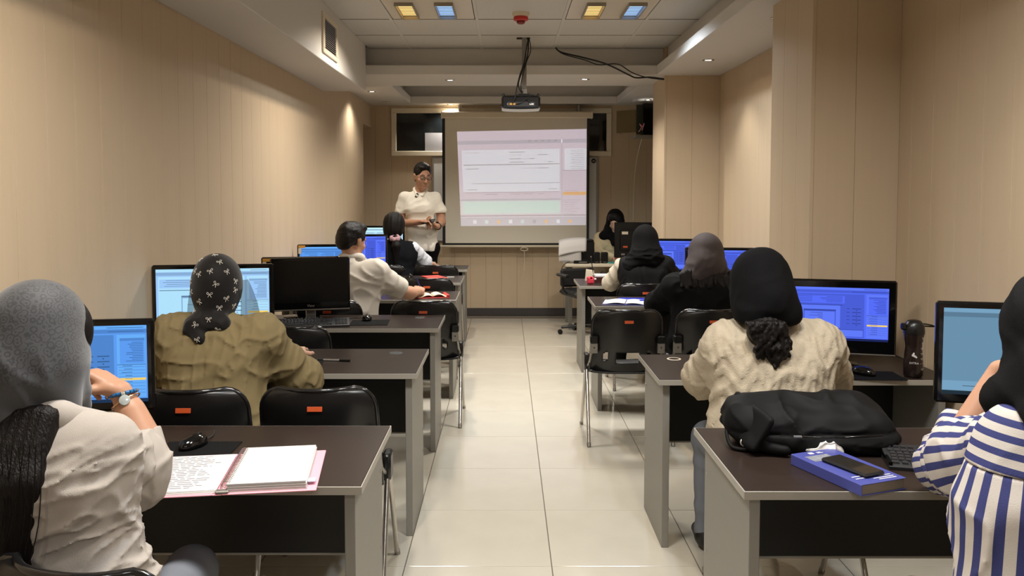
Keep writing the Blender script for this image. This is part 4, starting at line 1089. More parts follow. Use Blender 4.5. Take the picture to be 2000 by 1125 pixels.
# ---------- woman with the ponytail
def woman_ponytail():
    o = np.array((-1.12, 8.06, 0)); t = person('woman with a dark ponytail in a pink scrunchie, navy vest over white sleeves', o[0], o[1])
    hip, chest = (-1.10, 8.03, .57), (-1.075, 8.09, .90); shL, shR, neck = (-1.24, 8.10, 1.0), (-.945, 8.10, .995), (-1.095, 8.11, 1.07); hc = (-1.11, 8.15, 1.195)
    seated_legs(t, o, (-1.10, 8.03, .53), M['blacktr'])
    S = Sdf(); torso(S, hip, chest, shL, shR, neck, rc=.115, rw=.12, rh=.13, rs=.062); S.cut(plane((0, 0, .5), (0, 0, -1)), .01); S.disp(lambda P: .005 * (ridge(P, 45, 3, (1, 1, .8), 4) - .25))
    S.build('vest', cloth('navy_vest', (24, 28, 36)), t, .010, o)
    mw = cloth('white_shirt', (214, 218, 228), .8)
    A = Sdf().add(cap((-.925, 8.10, .985), (-.83, 8.28, .835), .070, .078, fold=(.005, 60, 2)), .03).add(cap((-.83, 8.28, .835), (-.815, 8.42, .80), .075, .055, fold=(.005, 70, 5)), .03); A.disp(lambda P: .006 * (ridge(P, 60, 4, p=4) - .25)); A.build('sleeve', mw, t, .009, o)
    A = Sdf().add(cap((-1.26, 8.10, .985), (-1.36, 8.28, .835), .070, .075), .03).add(cap((-1.36, 8.28, .835), (-1.32, 8.42, .80), .07, .055), .03); A.build('sleeve', mw, t, .012, o)
    C = Sdf().add(cap((-1.13, 8.10, .80), (-1.02, 8.10, .80), .05), .02); 
    H = Sdf(); A3 = rot3(-8, -6, 0); L = head_sdf(H, hc, A3, neck_to=neck)
    wr = (-.80, 8.53, .795); AR = Sdf().add(cap((-.82, 8.40, .80), wr, .034, .027), .02); hand(AR, wr, (.22, .95, .02), (0, .05, -1), -1, (.5, .7, .4), spread=.2)
    wl = (-1.27, 8.53, .79); AL = Sdf().add(cap((-1.32, 8.4, .8), wl, .034, .027), .02); hand(AL, wl, (.2, .95, 0), (0, 0, -1), 1, (.4, .5, .3))
    CR = arms_core(Sdf().add(cap(hip, neck, .08, .045), .03), neck, shL, shR, ((-.945, 8.10, .985), (-.83, 8.28, .835), (-.82, 8.40, .80)), ((-1.24, 8.10, .985), (-1.36, 8.28, .83), (-1.32, 8.40, .80)))
    join_meshes('body', [H.arrays(.008), AR.arrays(.005), AL.arrays(.007), CR.arrays(.015)], M['skin2'], t, o)
    for k in (-1, 1): eye(t, L, A3, k, o)
    Q = Sdf().add(ell(L(0, -.018, .030), (.112, .124, .122), A3), .02).add(ell(L(0, -.06, -.05), (.09, .075, .075), A3), .05).sub(ell(L(0, .135, -.03), (.082, .085, .115), A3), .015)
    Q.disp(lambda P: (.0025 * np.sin(150 * P[0] + 5 * nz(P, 10, 2)) + .003 * nz(P, 30, 4)).astype(F32)); Q.build('hair', M['hair'], t, .008, o)
    Q = Sdf().add(cap((-1.085, 8.01, 1.10), (-1.07, 7.965, 1.02), .028, .036), .02).add(cap((-1.07, 7.965, 1.02), (-1.075, 7.955, .84), .038, .014), .03); Q.disp(lambda P: .003 * nz(P, 50, 4, (1, 1, .2))); Q.build('ponytail', M['hair'], t, .007, o)
    Q = Sdf()
    for k in range(12):
        a = 2 * math.pi * k / 12; Q.add(ell((-1.085 + .037 * math.cos(a), 8.005 + .03 * math.sin(a), 1.095 + .012 * math.sin(a) + .005 * (-1) ** k), (.019, .019, .021)), .008)
    Q.build('scrunchie', cloth('pink_scrunchie', (226, 190, 196), var=.3, vscale=(60, 60, 60), rgb2=(120, 70, 84)), t, .005, o)
woman_ponytail()

# ---------- standing man with phone
def teacher():
    Y = 9.05; o = np.array((-.93, Y, 0)); t = person('standing man in a white polo shirt and glasses, looking at a phone', o[0], o[1])
    X = lambda px: (px - 988) / 1600 * (Y + .09); Z = lambda py: 1.56 - (py - 372) / 1600 * (Y + .09) * 1.0
    chest = np.array((-.955, Y, 1.36)); hip = np.array((-.925, Y, 1.0))
    shL, shR, neck = np.array((-1.115, Y - .01, 1.48)), np.array((-.785, Y + .02, 1.47)), np.array((-.945, Y, 1.56))    # in picture: left / right
    legs(t, o, (-.91, Y, .93), (-.99, Y, .5), (-.83, Y - .01, .5), (-.99, Y + .02, .09), (-.83, Y, .09), M['blacktr'], .012, .86)
    m = cloth('white_polo', (226, 220, 208), .85)
    S = Sdf(); S.add(cap(hip + (-.068, 0, -.06), hip + (.068, 0, -.06), .116), .05).add(cap(hip + (-.06, -.01, .14), hip + (.06, -.01, .14), .124), .08).add(cap(chest + (-.065, 0, 0), chest + (.065, 0, 0), .122), .08).add(cap(shL, shR, .066), .07).add(cap((shL + shR) / 2, neck, .07, .056), .06)
    eA, eB = (-1.165, Y - .02, 1.20), (-.715, Y + .02, 1.21)
    S.add(cap(shL, (-1.16, Y - .01, 1.325), .068, .070, fold=(.002, 50, 2)), .022).add(cap(shR, (-.728, Y + .02, 1.335), .068, .070, fold=(.002, 50, 4)), .022)
    S.sub(rbox((-1.22, Y, 1.215), (.12, .2, .09), .005), .003).sub(rbox((-.66, Y, 1.225), (.12, .2, .09), .005), .003)
    S.cut(plane((0, 0, .895), (0, 0, -1)), .004)
    S.disp(lambda P: .007 * (ridge(P, 38, 8, (1, 1, .7), 5) - .2) + .002 * nz(P, 30, 5))
    S.build('polo_shirt', m, t, .009, o)
    C = Sdf()
    for sg in (-1, 1): C.add(cap(neck + (sg * .058, .0, .012), neck + (sg * .03, -.075, -.055), .024, .018), .01)
    C.add(cap(neck + (-.055, .02, .015), neck + (.055, .02, .015), .026), .02); C.build('collar', m, t, .006, o)
    MB().box((-.022, -.003, -.05), (.004, .003, .0), .001).build('placket_lining', M['bmatte'], t).matrix_local = Matrix.Translation(tuple(neck + (-.01, -.083, -.035) - o)) @ Matrix.Rotation(R(28), 4, 'Y')
    hc = np.array((-.912, Y - .05, 1.715)); A3 = rot3(180 + 24, -14, 0); sc = 1.13
    H = Sdf(); L = head_sdf(H, hc, A3, sc, neck_to=neck - (0, 0, .03))
    wA, wB = np.array((-.955, Y - .20, 1.215)), np.array((-.79, Y - .17, 1.20))
    AA = Sdf().add(cap((-1.155, Y - .01, 1.33), eA, .05, .047), .02).add(cap(eA, wA, .045, .031), .03); hand(AA, wA, (.93, -.15, .1), (.1, -.4, -.9), -1, curls=[(.35, .5, .3), (.5, .6, .4), (.6, .7, .4), (.7, .7, .4)], thumb=(.5, .8, .3), sc=1.05)
    AB = Sdf().add(cap((-.725, Y + .02, 1.34), eB, .05, .047), .02).add(cap(eB, (-.745, Y - .13, 1.17), .045, .033), .03); hand(AB, (-.745, Y - .13, 1.17), (-.75, -.35, .25), (.1, -.35, .9), -1, curls=[(.5, .8, .5), (.5, .9, .5), (.6, .9, .5), (.6, .9, .5)], thumb=(.6, .6, .5), sc=1.05)
    CR = arms_core(Sdf().add(cap(hip, neck, .09, .05), .03), neck, shL, shR, (shL, (-1.155, Y - .01, 1.33)), (shR, (-.725, Y + .02, 1.34)))
    join_meshes('body', [H.arrays(.0055), AA.arrays(.005), AB.arrays(.005), CR.arrays(.014)], M['skin'], t, o)
    for k in (-1, 1): eye(t, L, A3, k, o, sc)
    Q = Sdf().add(ell(L(0, -.018, .046), (.085 * sc, .102 * sc, .092 * sc), A3), .02).add(ell(L(0, .05, .100), (.056 * sc, .04 * sc, .026 * sc), A3), .03).add(ell(L(0, -.07, -.02), (.07 * sc, .04 * sc, .06 * sc), A3), .03)
    Q.sub(ell(L(0, .130, .008), (.088 * sc, .085 * sc, .096 * sc), A3), .012).sub(ell(L(.085, .02, -.08), (.035 * sc, .07 * sc, .085 * sc), A3), .01).sub(ell(L(-.085, .02, -.08), (.035 * sc, .07 * sc, .085 * sc), A3), .01); Q.disp(lambda P: .003 * nz(P, 70, 3) + .003 * nz(P, 170, 8)); Q.build('hair', M['hair_s'], t, .006, o)
    for k in (-1, 1):
        MB().tube([tuple(L(k * (.046 - .0 ), .088, .034) - o), tuple(L(k * .03, .096, .037) - o), tuple(L(k * .014, .098, .031) - o)], .0035, 6).build('eyebrow', M['hair'], t, 60)
    g = thing('glasses', 'dark-framed glasses on the standing man', 'glasses', tuple(hc))
    G = MB()
    for k in (-1, 1):
        G.tube([tuple(L(k * (.032 + .024 * math.cos(a)), .110 - .006 * abs(math.cos(a)) * (1 if math.cos(a) > 0 else 0), .004 + .017 * math.sin(a)) - hc) for a in np.linspace(0, 2 * math.pi, 17)[:-1]], .0022, 6, closed=True)
        G.tube([tuple(L(k * .056, .104, .008) - hc), tuple(L(k * .084, .06, .010) - hc), tuple(L(k * .088, -.01, .006) - hc)], .0020, 6)
    G.tube([tuple(L(-.008, .112, .008) - hc), tuple(L(.008, .112, .008) - hc)], .0022, 6)
    G.build('frame', mat('glasses_frame', (20, 18, 18), .3), g, 60)
    lm = mat('lens_tint', (20, 22, 26), .05, alpha=.28)
    for k in (-1, 1): MB().add([tuple(L(k * (.032 + .023 * math.cos(a)), .1095, .004 + .016 * math.sin(a)) - hc) for a in np.linspace(0, 2 * math.pi, 17)[:-1]], [tuple(range(16))]).build('lens', lm, g)
    p = thing('smartphone', 'black smartphone in the hands of the standing man', 'smartphone', (-.835, Y - .235, 1.228))
    o2 = MB().box((-.075, -.036, -.004), (.075, .036, .004), .003).build('case', M['bgloss'], p); o2.rotation_euler = (R(28), R(-8), R(-14))
    s2 = MB().box((-.07, -.032, .0040), (.07, .032, .0046)).build('screen', mat('phone_screen', (20, 20, 24), .08), p); s2.rotation_euler = (R(28), R(-8), R(-14))
    w = thing('wristwatch', 'black watch on the wrist of the standing man', 'watch', (-.745, Y - .12, 1.172))
    d = unit(np.array((-.745, Y - .13, 1.17)) - np.array(eB)); a_ = unit(np.cross(d, (0, 0, 1))); b_ = np.cross(d, a_)
    MB().tube([tuple((a_ * math.cos(q) + b_ * math.sin(q)) * .037) for q in np.linspace(0, 2 * math.pi, 19)[:-1]], .0075, 6, closed=True).build('strap', M['bmatte'], w, 60)
    MB().lathe([(0, .005), (.016, .005), (.018, 0)], 16).build('dial', M['bgloss'], w, 40).matrix_local = Matrix.Translation(tuple(-b_ * .042)) @ Vector(-b_).to_track_quat('Z', 'Y').to_matrix().to_4x4()
teacher()

# ---------- generic black headscarf
def hood(hc, A3, back=.0, drape=(), sc=1.0):
    A3 = np.array(A3); L = lambda x, y, z: np.array(hc) + (A3[0] * x + A3[1] * y + A3[2] * z) * sc
    C = Sdf().add(ell(L(0, -.014, .026), (.102 * sc, .118 * sc, .118 * sc), A3), .02).add(ell(L(0, -.025, -.07), (.092 * sc, .095 * sc, .085 * sc), A3), .07)
    for a, b, ra, rb in drape: C.add(cap(a, b, ra, rb), .07)
    C.sub(ell(L(0, .14, -.03), (.070 * sc, .078 * sc, .112 * sc), A3), .02)
    return C, L
def operator():
    o = np.array((1.28, 9.72, 0)); t = person('woman in black headscarf and beige jacket behind the desk at the end wall', o[0], o[1])
    hip, chest = (1.28, 9.72, .57), (1.27, 9.68, .90); shL, shR, neck = (1.12, 9.66, 1.0), (1.42, 9.66, 1.0), (1.27, 9.66, 1.08); hc = (1.285, 9.62, 1.20); A3 = rot3(180 - 18, -24, 0)
    legs(t, o, (1.28, 9.74, .53), (1.18, 9.40, .5), (1.38, 9.40, .5), (1.18, 9.42, .09), (1.38, 9.42, .09), M['blacktr'], .014)
    m = cloth('beige_jacket', (196, 178, 144))
    S = Sdf(); torso(S, hip, chest, shL, shR, neck, rc=.12, rw=.12)
    for c in (((1.12, 9.66, .985), (1.06, 9.52, .83), (1.20, 9.36, .80)), ((1.42, 9.66, .985), (1.52, 9.50, .84), (1.42, 9.36, .80))): S.add(cap(c[0], c[1], .075, .066, fold=(.004, 60, 1)), .04).add(cap(c[1], c[2], .064, .048, fold=(.004, 60, 5)), .04)
    S.cut(plane((0, 0, .5), (0, 0, -1)), .01); S.disp(lambda P: .007 * (ridge(P, 50, 4, p=4) - .25)); S.build('jacket', m, t, .010, o)
    H = Sdf(); L0 = head_sdf(H, hc, A3, .98, neck_to=neck)
    A = Sdf().add(cap((1.17, 9.40, .80), (1.24, 9.33, .79), .034, .027), .02); hand(A, (1.24, 9.33, .79), (.6, -.75, 0), (0, 0, -1), -1, (.3, .4, .3))
    B = Sdf().add(cap((1.44, 9.39, .80), (1.38, 9.33, .79), .034, .027), .02); hand(B, (1.38, 9.33, .79), (-.5, -.8, 0), (0, 0, -1), 1, (.3, .4, .3))
    CR = arms_core(Sdf().add(cap(hip, neck, .08, .045), .03), neck, shL, shR, (shL, (1.06, 9.52, .83), (1.17, 9.40, .80)), (shR, (1.52, 9.50, .84), (1.44, 9.39, .8)))
    join_meshes('body', [H.arrays(.006), A.arrays(.006), B.arrays(.006), CR.arrays(.015)], M['skin2'], t, o)
    for k in (-1, 1): eye(t, L0, A3, k, o)
    C, L = hood(hc, A3, drape=[((1.27, 9.68, 1.10), (1.14, 9.58, 1.03), .075, .05), ((1.27, 9.66, 1.10), (1.27, 9.53, .96), .07, .05), ((1.27, 9.68, 1.10), (1.40, 9.62, 1.02), .075, .05)])
    C.disp(lambda P: .005 * (ridge(P, 50, 4, p=3) - .3)); C.build('headscarf', cloth('black_headscarf', (20, 20, 22)), t, .008, o)
    Q = Sdf().add(ell(L(0, .035, .055), (.082, .07, .075), A3), .02).sub(ell(L(.0, .13, -.005), (.072, .08, .085), A3), .01); Q.build('hair', M['hair'], t, .008, o)
operator()

def woman_waistcoat():
    o = np.array((1.10, 6.56, 0)); t = person('woman in black headscarf and black waistcoat over cream sleeves', o[0], o[1])
    hip, chest = (1.10, 6.52, .56), (1.12, 6.60, .87); shL, shR, neck = (.96, 6.62, .955), (1.285, 6.62, .955), (1.125, 6.63, 1.05); hc = (1.135, 6.67, 1.135)
    seated_legs(t, o, (1.10, 6.54, .52), M['blacktr'])
    S = Sdf(); torso(S, hip, chest, shL, shR, neck, rc=.125, rw=.125, rh=.135, rs=.066); S.add(cap((1.285, 6.62, .94), (1.40, 6.72, .80), .08, .075, fold=(.006, 60, 3)), .05).add(cap((1.40, 6.72, .8), (1.36, 6.92, .79), .066, .05), .04)
    S.cut(plane((0, 0, .5), (0, 0, -1)), .01); S.disp(lambda P: .008 * (ridge(P, 45, 3, (1, 1, .6), 4) - .25)); S.build('waistcoat', cloth('black_waistcoat', (28, 27, 28), .75), t, .009, o)
    A = Sdf().add(cap((.945, 6.63, .94), (.865, 6.72, .80), .070, .068, fold=(.004, 60, 3)), .03).add(cap((.865, 6.72, .80), (.93, 6.93, .79), .064, .05), .03); A.disp(lambda P: .006 * (ridge(P, 50, 4, p=5) - .2)); A.build('sleeve', cloth('cream_sleeve', (184, 174, 156)), t, .009, o)
    H = Sdf(); A3 = rot3(0, -8, 0); head_sdf(H, hc, A3, .97, neck_to=neck)
    hs = []
    for w, f, sd in (((.955, 7.02, .785), (.25, .95, 0), 1), ((1.34, 7.02, .785), (-.2, .95, 0), -1)):
        A = Sdf().add(cap(np.array(w) - np.array(f) * .12, w, .034, .027), .02); hand(A, w, f, (0, 0, -1), sd, (.3, .4, .3)); hs.append(A.arrays(.0065))
    CR = arms_core(Sdf().add(cap(hip, neck, .08, .045), .03), neck, shL, shR, (shL, (.865, 6.72, .8), (.93, 6.93, .79)), (shR, (1.40, 6.72, .8), (1.36, 6.92, .79)))
    join_meshes('body', [H.arrays(.008)] + hs + [CR.arrays(.015)], M['skin2'], t, o)
    C, L = hood(hc, A3, sc=1.04, drape=[((1.11, 6.60, 1.04), (1.16, 6.60, 1.04), .088, .085), ((1.08, 6.58, 1.0), (1.18, 6.58, 1.0), .085, .082), ((.985, 6.56, .95), (.97, 6.52, .72), .055, .04)])
    C.disp(lambda P: (.012 * (ridge((P[0] * .4, P[1] * .4, P[2]), 70, 4, p=4) - .25) * np.clip((1.12 - P[2]) / .04, 0, 1)).astype(F32)); C.build('headscarf', cloth('black_headscarf_b', (19, 18, 19)), t, .0085, o)
woman_waistcoat()

def woman_greyscarf():
    o = np.array((1.30, 5.26, 0)); t = person('woman in grey-brown headscarf and black coat, dark hair showing below the scarf', o[0], o[1])
    hip, chest = (1.27, 5.24, .56), (1.29, 5.30, .86); shL, shR, neck = (1.115, 5.32, .935), (1.455, 5.32, .94), (1.30, 5.34, 1.03); hc = (1.315, 5.38, 1.12)
    seated_legs(t, o, (1.27, 5.24, .52), M['blacktr'])
    S = Sdf(); torso(S, hip, chest, shL, shR, neck, rc=.135, rw=.135, rh=.15, rs=.075)
    S.add(cap((1.10, 5.33, .92), (1.03, 5.48, .80), .088, .085, fold=(.006, 55, 3)), .05).add(cap((1.03, 5.48, .80), (1.08, 5.68, .80), .080, .058, fold=(.004, 60, 4)), .05)
    S.add(cap((1.47, 5.33, .92), (1.57, 5.48, .80), .088, .085), .05).add(cap((1.57, 5.48, .80), (1.52, 5.68, .80), .078, .055), .05)
    S.cut(plane((0, 0, .40), (0, 0, -1)), .01); S.disp(lambda P: .009 * (ridge(P, 40, 3, (1, 1, .6), 4) - .25)); S.build('coat', cloth('black_coat', (15, 15, 17), .8), t, .009, o)
    H = Sdf(); A3 = rot3(-4, -10, 0); head_sdf(H, hc, A3, .97, neck_to=neck)
    hs = []
    for w, f, sd in (((1.105, 5.77, .79), (.15, .95, 0), 1), ((1.50, 5.77, .785), (-.2, .95, 0), -1)):
        A = Sdf().add(cap(np.array(w) - np.array(f) * .12, w, .034, .027), .02); hand(A, w, f, (0, 0, -1), sd, (.35, .45, .3)); hs.append(A.arrays(.0065))
    CR = arms_core(Sdf().add(cap(hip, neck, .08, .045), .03), neck, shL, shR, (shL, (1.03, 5.48, .8), (1.08, 5.68, .8)), (shR, (1.57, 5.48, .8), (1.52, 5.68, .8)))
    join_meshes('body', [H.arrays(.008)] + hs + [CR.arrays(.015)], M['skin2'], t, o)
    C, L = hood(hc, A3, sc=1.13, drape=[((1.27, 5.30, 1.07), (1.125, 5.30, .965), .075, .04), ((1.32, 5.30, 1.06), (1.42, 5.31, 1.0), .075, .05), ((1.28, 5.29, 1.07), (1.22, 5.25, 1.0), .07, .045)])
    C.disp(lambda P: (.008 * (ridge((P[0] * .8, P[1] * .5, P[2] - .8 * (P[0] - 1.2)), 48, 4, p=3) - .3) * np.clip((1.20 - P[2]) / .08, 0, 1)).astype(F32)); C.cut(plane((1.3, 5.3, .985), (.12, .2, -1)), .01); C.build('headscarf', cloth('greybrown_scarf', (70, 62, 62), .7), t, .0085, o)
    Q = Sdf()
    r = random.Random(8)
    for k in range(44):
        x = 1.14 + .0078 * k + r.uniform(-.01, .01); z = .985 + .02 * math.sin(k * .33)
        Q.add(cap((x, 5.235, z + .03), (x + r.uniform(-.03, .03), 5.195 + r.uniform(-.008, .008), z - .04 - .03 * r.random()), .022, .009), .008)
    Q.disp(lambda P: (.004 * nz(P, 60, 4, (1, 1, .5)) + .002 * np.sin(260 * P[0] + 8 * nz(P, 20, 6))).astype(F32)); Q.build('hair', M['hair'], t, .007, o)
woman_greyscarf()

def woman_cream():
    o = np.array((1.0, 3.08, 0)); t = person('woman in black headscarf and cream knitted sweater, curly dark hair down her back', o[0], o[1])
    hip, chest = (1.0, 3.05, .56), (1.02, 3.10, .87); shL, shR, neck = (.865, 3.13, .975), (1.195, 3.13, .975), (1.02, 3.13, 1.06); hc = (.985, 3.16, 1.18)
    seated_legs(t, o, (1.0, 3.06, .52), M['denim'], spread=.13)
    m = cloth('cream_knit', (172, 160, 140), .9, var=.05, bump=.5, bscale=260)
    S = Sdf(); torso(S, hip, chest, shL, shR, neck, rc=.145, rw=.155, rh=.165, rs=.078)
    S.add(cap((.85, 3.13, .955), (.80, 3.30, .80), .088, .078, fold=(.004, 50, 6)), .06).add(cap((.80, 3.30, .80), (.90, 3.50, .80), .072, .056), .05)
    S.add(cap((1.215, 3.13, .955), (1.29, 3.28, .80), .090, .090, fold=(.006, 50, 3)), .06).add(cap((1.29, 3.28, .80), (1.265, 3.50, .80), .082, .06, fold=(.006, 60, 5)), .05)
    S.cut(plane((0, 0, .46), (0, 0, -1)), .01)
    S.disp(lambda P: (.009 * (ridge(P, 34, 33, (1.2, .6, .7), 5) - .2) + .0016 * np.sin(230 * P[0] + 1.5 * np.sin(40 * P[2])) * (P[1] < 3.12) + .0016 * np.sign(np.sin(90 * P[2] + 3 * np.sin(60 * P[0])))).astype(F32)); S.build('sweater', m, t, .006, o)
    H = Sdf(); A3 = rot3(-6, -8, 0); head_sdf(H, hc, A3, .98, neck_to=neck)
    hs = []
    for w, f, sd in (((.93, 3.58, .79), (.3, .9, 0), 1), ((1.26, 3.59, .79), (-.1, .95, 0), -1)):
        A = Sdf().add(cap(np.array(w) - np.array(f) * .12, w, .034, .027), .02); hand(A, w, f, (0, 0, -1), sd, (.35, .45, .3)); hs.append(A.arrays(.006))
    CR = arms_core(Sdf().add(cap(hip, neck, .08, .045), .03), neck, shL, shR, (shL, (.80, 3.30, .8), (.90, 3.50, .8)), (shR, (1.315, 3.28, .8), (1.28, 3.5, .8)))
    join_meshes('body', [H.arrays(.008)] + hs + [CR.arrays(.015)], M['skin2'], t, o)
    C, L = hood(hc, A3, sc=1.12, drape=[((.97, 3.08, 1.13), (.925, 3.06, 1.09), .088, .05), ((1.0, 3.08, 1.13), (1.055, 3.06, 1.09), .088, .05)])
    C.cut(plane((1.0, 3.1, 1.068), (0, .15, -1)), .012)
    C.disp(lambda P: (.004 * (ridge((P[0], P[1], P[2] - .5 * P[0]), 44, 4, p=3) - .3)).astype(F32)); C.build('headscarf', cloth('black_headscarf_c', (17, 17, 20)), t, .0075, o)
    Q = Sdf(); r = random.Random(4)
    Q.add(ell((.965, 3.005, 1.04), (.075, .045, .06)), .03)
    for k in range(46):
        x0 = .955 + r.uniform(-.07, .06); z1 = .905 + .08 * r.random() + .7 * abs(x0 - .965); ph = r.random() * 6; aa = r.uniform(.006, .014)
        pts = [np.array((x0 + .025 * (j / 9) + aa * math.sin(ph + j * 1.1), 2.965 + r.uniform(-.004, .004) + aa * math.cos(ph + j * 1.1), 1.075 + (z1 - 1.075) * j / 9)) for j in range(10)]
        for a, b in zip(pts[:-1], pts[1:]): Q.add(cap(a, b, .0095, .0085), .004)
    Q.disp(lambda P: (.0025 * nz(P, 60, 4) + .0015 * np.sin(300 * P[0] + 120 * P[2] + 8 * nz(P, 18, 3))).astype(F32)); Q.build('hair', M['hair'], t, .005, o, relax=0)
woman_cream()

def woman_striped():
    o = np.array((1.20, 1.66, 0)); t = person('woman in black headscarf and blue-and-white striped shirt at the right edge', o[0], o[1])
    hip, chest = (1.16, 1.60, .56), (1.17, 1.68, .88); shL, shR, neck = (1.085, 1.70, 1.03), (1.38, 1.70, 1.025), (1.22, 1.72, 1.12); hc = (1.205, 1.76, 1.235)
    seated_legs(t, o, (1.16, 1.62, .52), M['blacktr'])
    m = cloth('striped_cotton', (214, 206, 198), .8, var=.0, bump=.25, bscale=600)
    nt = m.node_tree; b = nt.nodes['Principled BSDF']
    at = nt.nodes.new('ShaderNodeAttribute'); at.attribute_name = 'stripe'
    sn = nt.nodes.new('ShaderNodeMath'); sn.operation = 'SINE'; nt.links.new(at.outputs['Fac'], sn.inputs[0])
    gr = nt.nodes.new('ShaderNodeMapRange'); gr.inputs['From Min'].default_value = .06; gr.inputs['From Max'].default_value = .16; nt.links.new(sn.outputs[0], gr.inputs['Value'])
    mx = nt.nodes.new('ShaderNodeMix'); mx.data_type = 'RGBA'; mx.inputs['A'].default_value = (*lin((188, 181, 174)), 1); mx.inputs['B'].default_value = (*lin((54, 58, 106)), 1)
    nt.links.new(gr.outputs[0], mx.inputs['Factor']); nt.links.new(mx.outputs['Result'], b.inputs['Base Color'])
    def stripes(ob, fn):
        v = np.empty(len(ob.data.vertices) * 3); ob.data.vertices.foreach_get('co', v); v = v.reshape(-1, 3) + o
        a = ob.data.attributes.new('stripe', 'FLOAT', 'POINT'); a.data.foreach_set('value', fn(v).astype(np.float32))
    dsp = lambda P: .010 * (ridge((P[0] * 1.1, P[1] * .6, P[2] * .6), 44, 17, p=6) - .15) * np.clip((1.0 - P[2]) / .1, .25, 1) + .0015 * nz(P, 60, 5)
    for part in ('shirt', 'yoke'):
        S = Sdf(); torso(S, hip, chest, shL, shR, neck, rc=.14, rw=.15, rh=.16, rs=.082); S.cut(plane((0, 0, .42), (0, 0, -1)), .01); S.disp(dsp if part == 'shirt' else (lambda P: dsp(P) + .002))
        S.cut(plane((0, 0, .985), (0, 0, 1) if part == 'shirt' else (0, 0, -1)), .002)
        ob = S.build(part, m, t, .006, o)
        stripes(ob, (lambda v: 2 * math.pi * np.arctan2(v[:, 0] - 1.17, -(v[:, 1] - 1.80)) * .23 / .033 + 3 * np.sin(2.5 * v[:, 2])) if part == 'shirt' else (lambda v: 2 * math.pi * (v[:, 2] + .12 * v[:, 0]) / .030))
    el = np.array((1.165, 2.13, .835)); sh = np.array((1.115, 1.74, 1.0))
    A = Sdf().add(cap(sh, (1.135, 1.95, .905), .092, .095, fold=(.004, 45, 2)), .03).add(cap((1.135, 1.95, .905), el, .095, .070, fold=(.006, 60, 5)), .05).add(cap(el, (1.238, 2.20, .945), .066, .046, fold=(.006, 110, 8)), .04)
    A.disp(lambda P: .006 * (ridge(P, 50, 3, p=4) - .25)); A.cut(plane((1.238, 2.20, .95), (.5, .25, .85)), .004)
    ob = A.build('sleeve', m, t, .006, o)
    ax = unit(el - sh); u = unit(np.cross(ax, (0, 1, .2))); w_ = np.cross(ax, u)
    fa = unit(np.array((1.238, 2.20, .945)) - el)
    def sl(v):
        d = v - sh; up = 2 * math.pi * (np.arctan2(d @ u, d @ w_) * .085) / .0285
        q = v - el; low = 2 * math.pi * (q @ fa) / .030 + 1.0
        return np.where((q @ fa > .045), low, up)
    stripes(ob, sl)
    B = Sdf().add(cap((1.39, 1.72, 1.0), (1.46, 1.96, .86), .09, .085), .03).add(cap((1.46, 1.96, .86), (1.38, 2.25, .81), .08, .055), .04); ob = B.build('sleeve', m, t, .010, o); stripes(ob, lambda v: 2 * math.pi * (v[:, 0] * .6 + v[:, 2] * .8) / .034)
    H = Sdf(); A3 = rot3(10, -8, 0); head_sdf(H, hc, A3, .98, neck_to=neck)
    wr = (1.30, 2.13, 1.085)
    AR = Sdf().add(cap(el, wr, .047, .030), .02); hand(AR, wr, (.55, -.45, .35), (.3, -.6, -.6), -1, (.6, .8, .5))
    w2 = (1.36, 2.36, .785); HL = Sdf().add(cap((1.39, 2.22, .81), w2, .036, .027), .02); hand(HL, w2, (-.1, .95, 0), (0, 0, -1), -1, (.3, .4, .3))
    CR = arms_core(Sdf().add(cap(hip, neck, .09, .05), .03), neck, shL, shR, (sh, (1.135, 1.95, .905), el), ((1.39, 1.72, 1.0), (1.46, 1.96, .86), (1.39, 2.22, .81)))
    join_meshes('body', [H.arrays(.008), AR.arrays(.0045), HL.arrays(.006), CR.arrays(.014)], M['skin'], t, o)
    C, L = hood(hc, A3, sc=1.12, drape=[((1.17, 1.70, 1.14), (1.085, 1.76, 1.105), .085, .045), ((1.22, 1.66, 1.14), (1.28, 1.64, 1.08), .09, .06), ((1.15, 1.66, 1.13), (1.10, 1.63, 1.10), .08, .05)])
    C.disp(lambda P: (.008 * (ridge((P[0] * .8, P[1] * .5, P[2] - .7 * (P[0] - 1.2)), 48, 4, p=3) - .3)).astype(F32)); C.build('headscarf', cloth('black_headscarf_d', (17, 17, 18), .75), t, .007, o)
woman_striped()
# ================================================================== SMALL THINGS ON THE DESKS
G_ = TZ + .0015
def mouse(x, y, rz, label, cable=None, z=None):
    t = thing('computer_mouse', label, 'mouse', (x, y, (z if z is not None else TZ + .0035)), rz, 'black mice on the desks')
    S = Sdf().add(ell((0, 0, .008), (.031, .056, .030)), .0).cut(plane((0, 0, .0005), (0, 0, -1)), .003)
    S.disp(lambda P: (-.0016 * np.exp(-(P[0] / .0016) ** 2) * (P[1] > .004) - .0012 * np.exp(-((np.abs(P[0]) - .027) / .003) ** 2)).astype(F32))
    S.build('body', M['bgloss'], t, .0032)
    o = MB().lathe([(0, -.004), (.009, -.004), (.010, 0), (.009, .004), (0, .004)], 14).build('wheel', M['bmatte'], t, 40); o.matrix_local = Matrix.Translation((0, .026, .030)) @ Matrix.Rotation(R(90), 4, 'Y')
    if cable: MB().tube(smooth_path([(0, .054, .008)] + cable), .0022, 6).build('cable', M['bmatte'], t, 60)
    return t
M['padm'] = cloth('mouse_pad', (26, 26, 27), .9)
M['padm'].node_tree.nodes['Principled BSDF'].inputs['Roughness'].default_value = .9
def pad(x, y, w, d, rz, label):
    return tag(place(MB().box((-w / 2, -d / 2, 0), (w / 2, d / 2, .003), .001).build('mouse_pad', M['padm']), (x, y, TZ + .0002), rz), label, 'mouse pad', 'mouse pads')
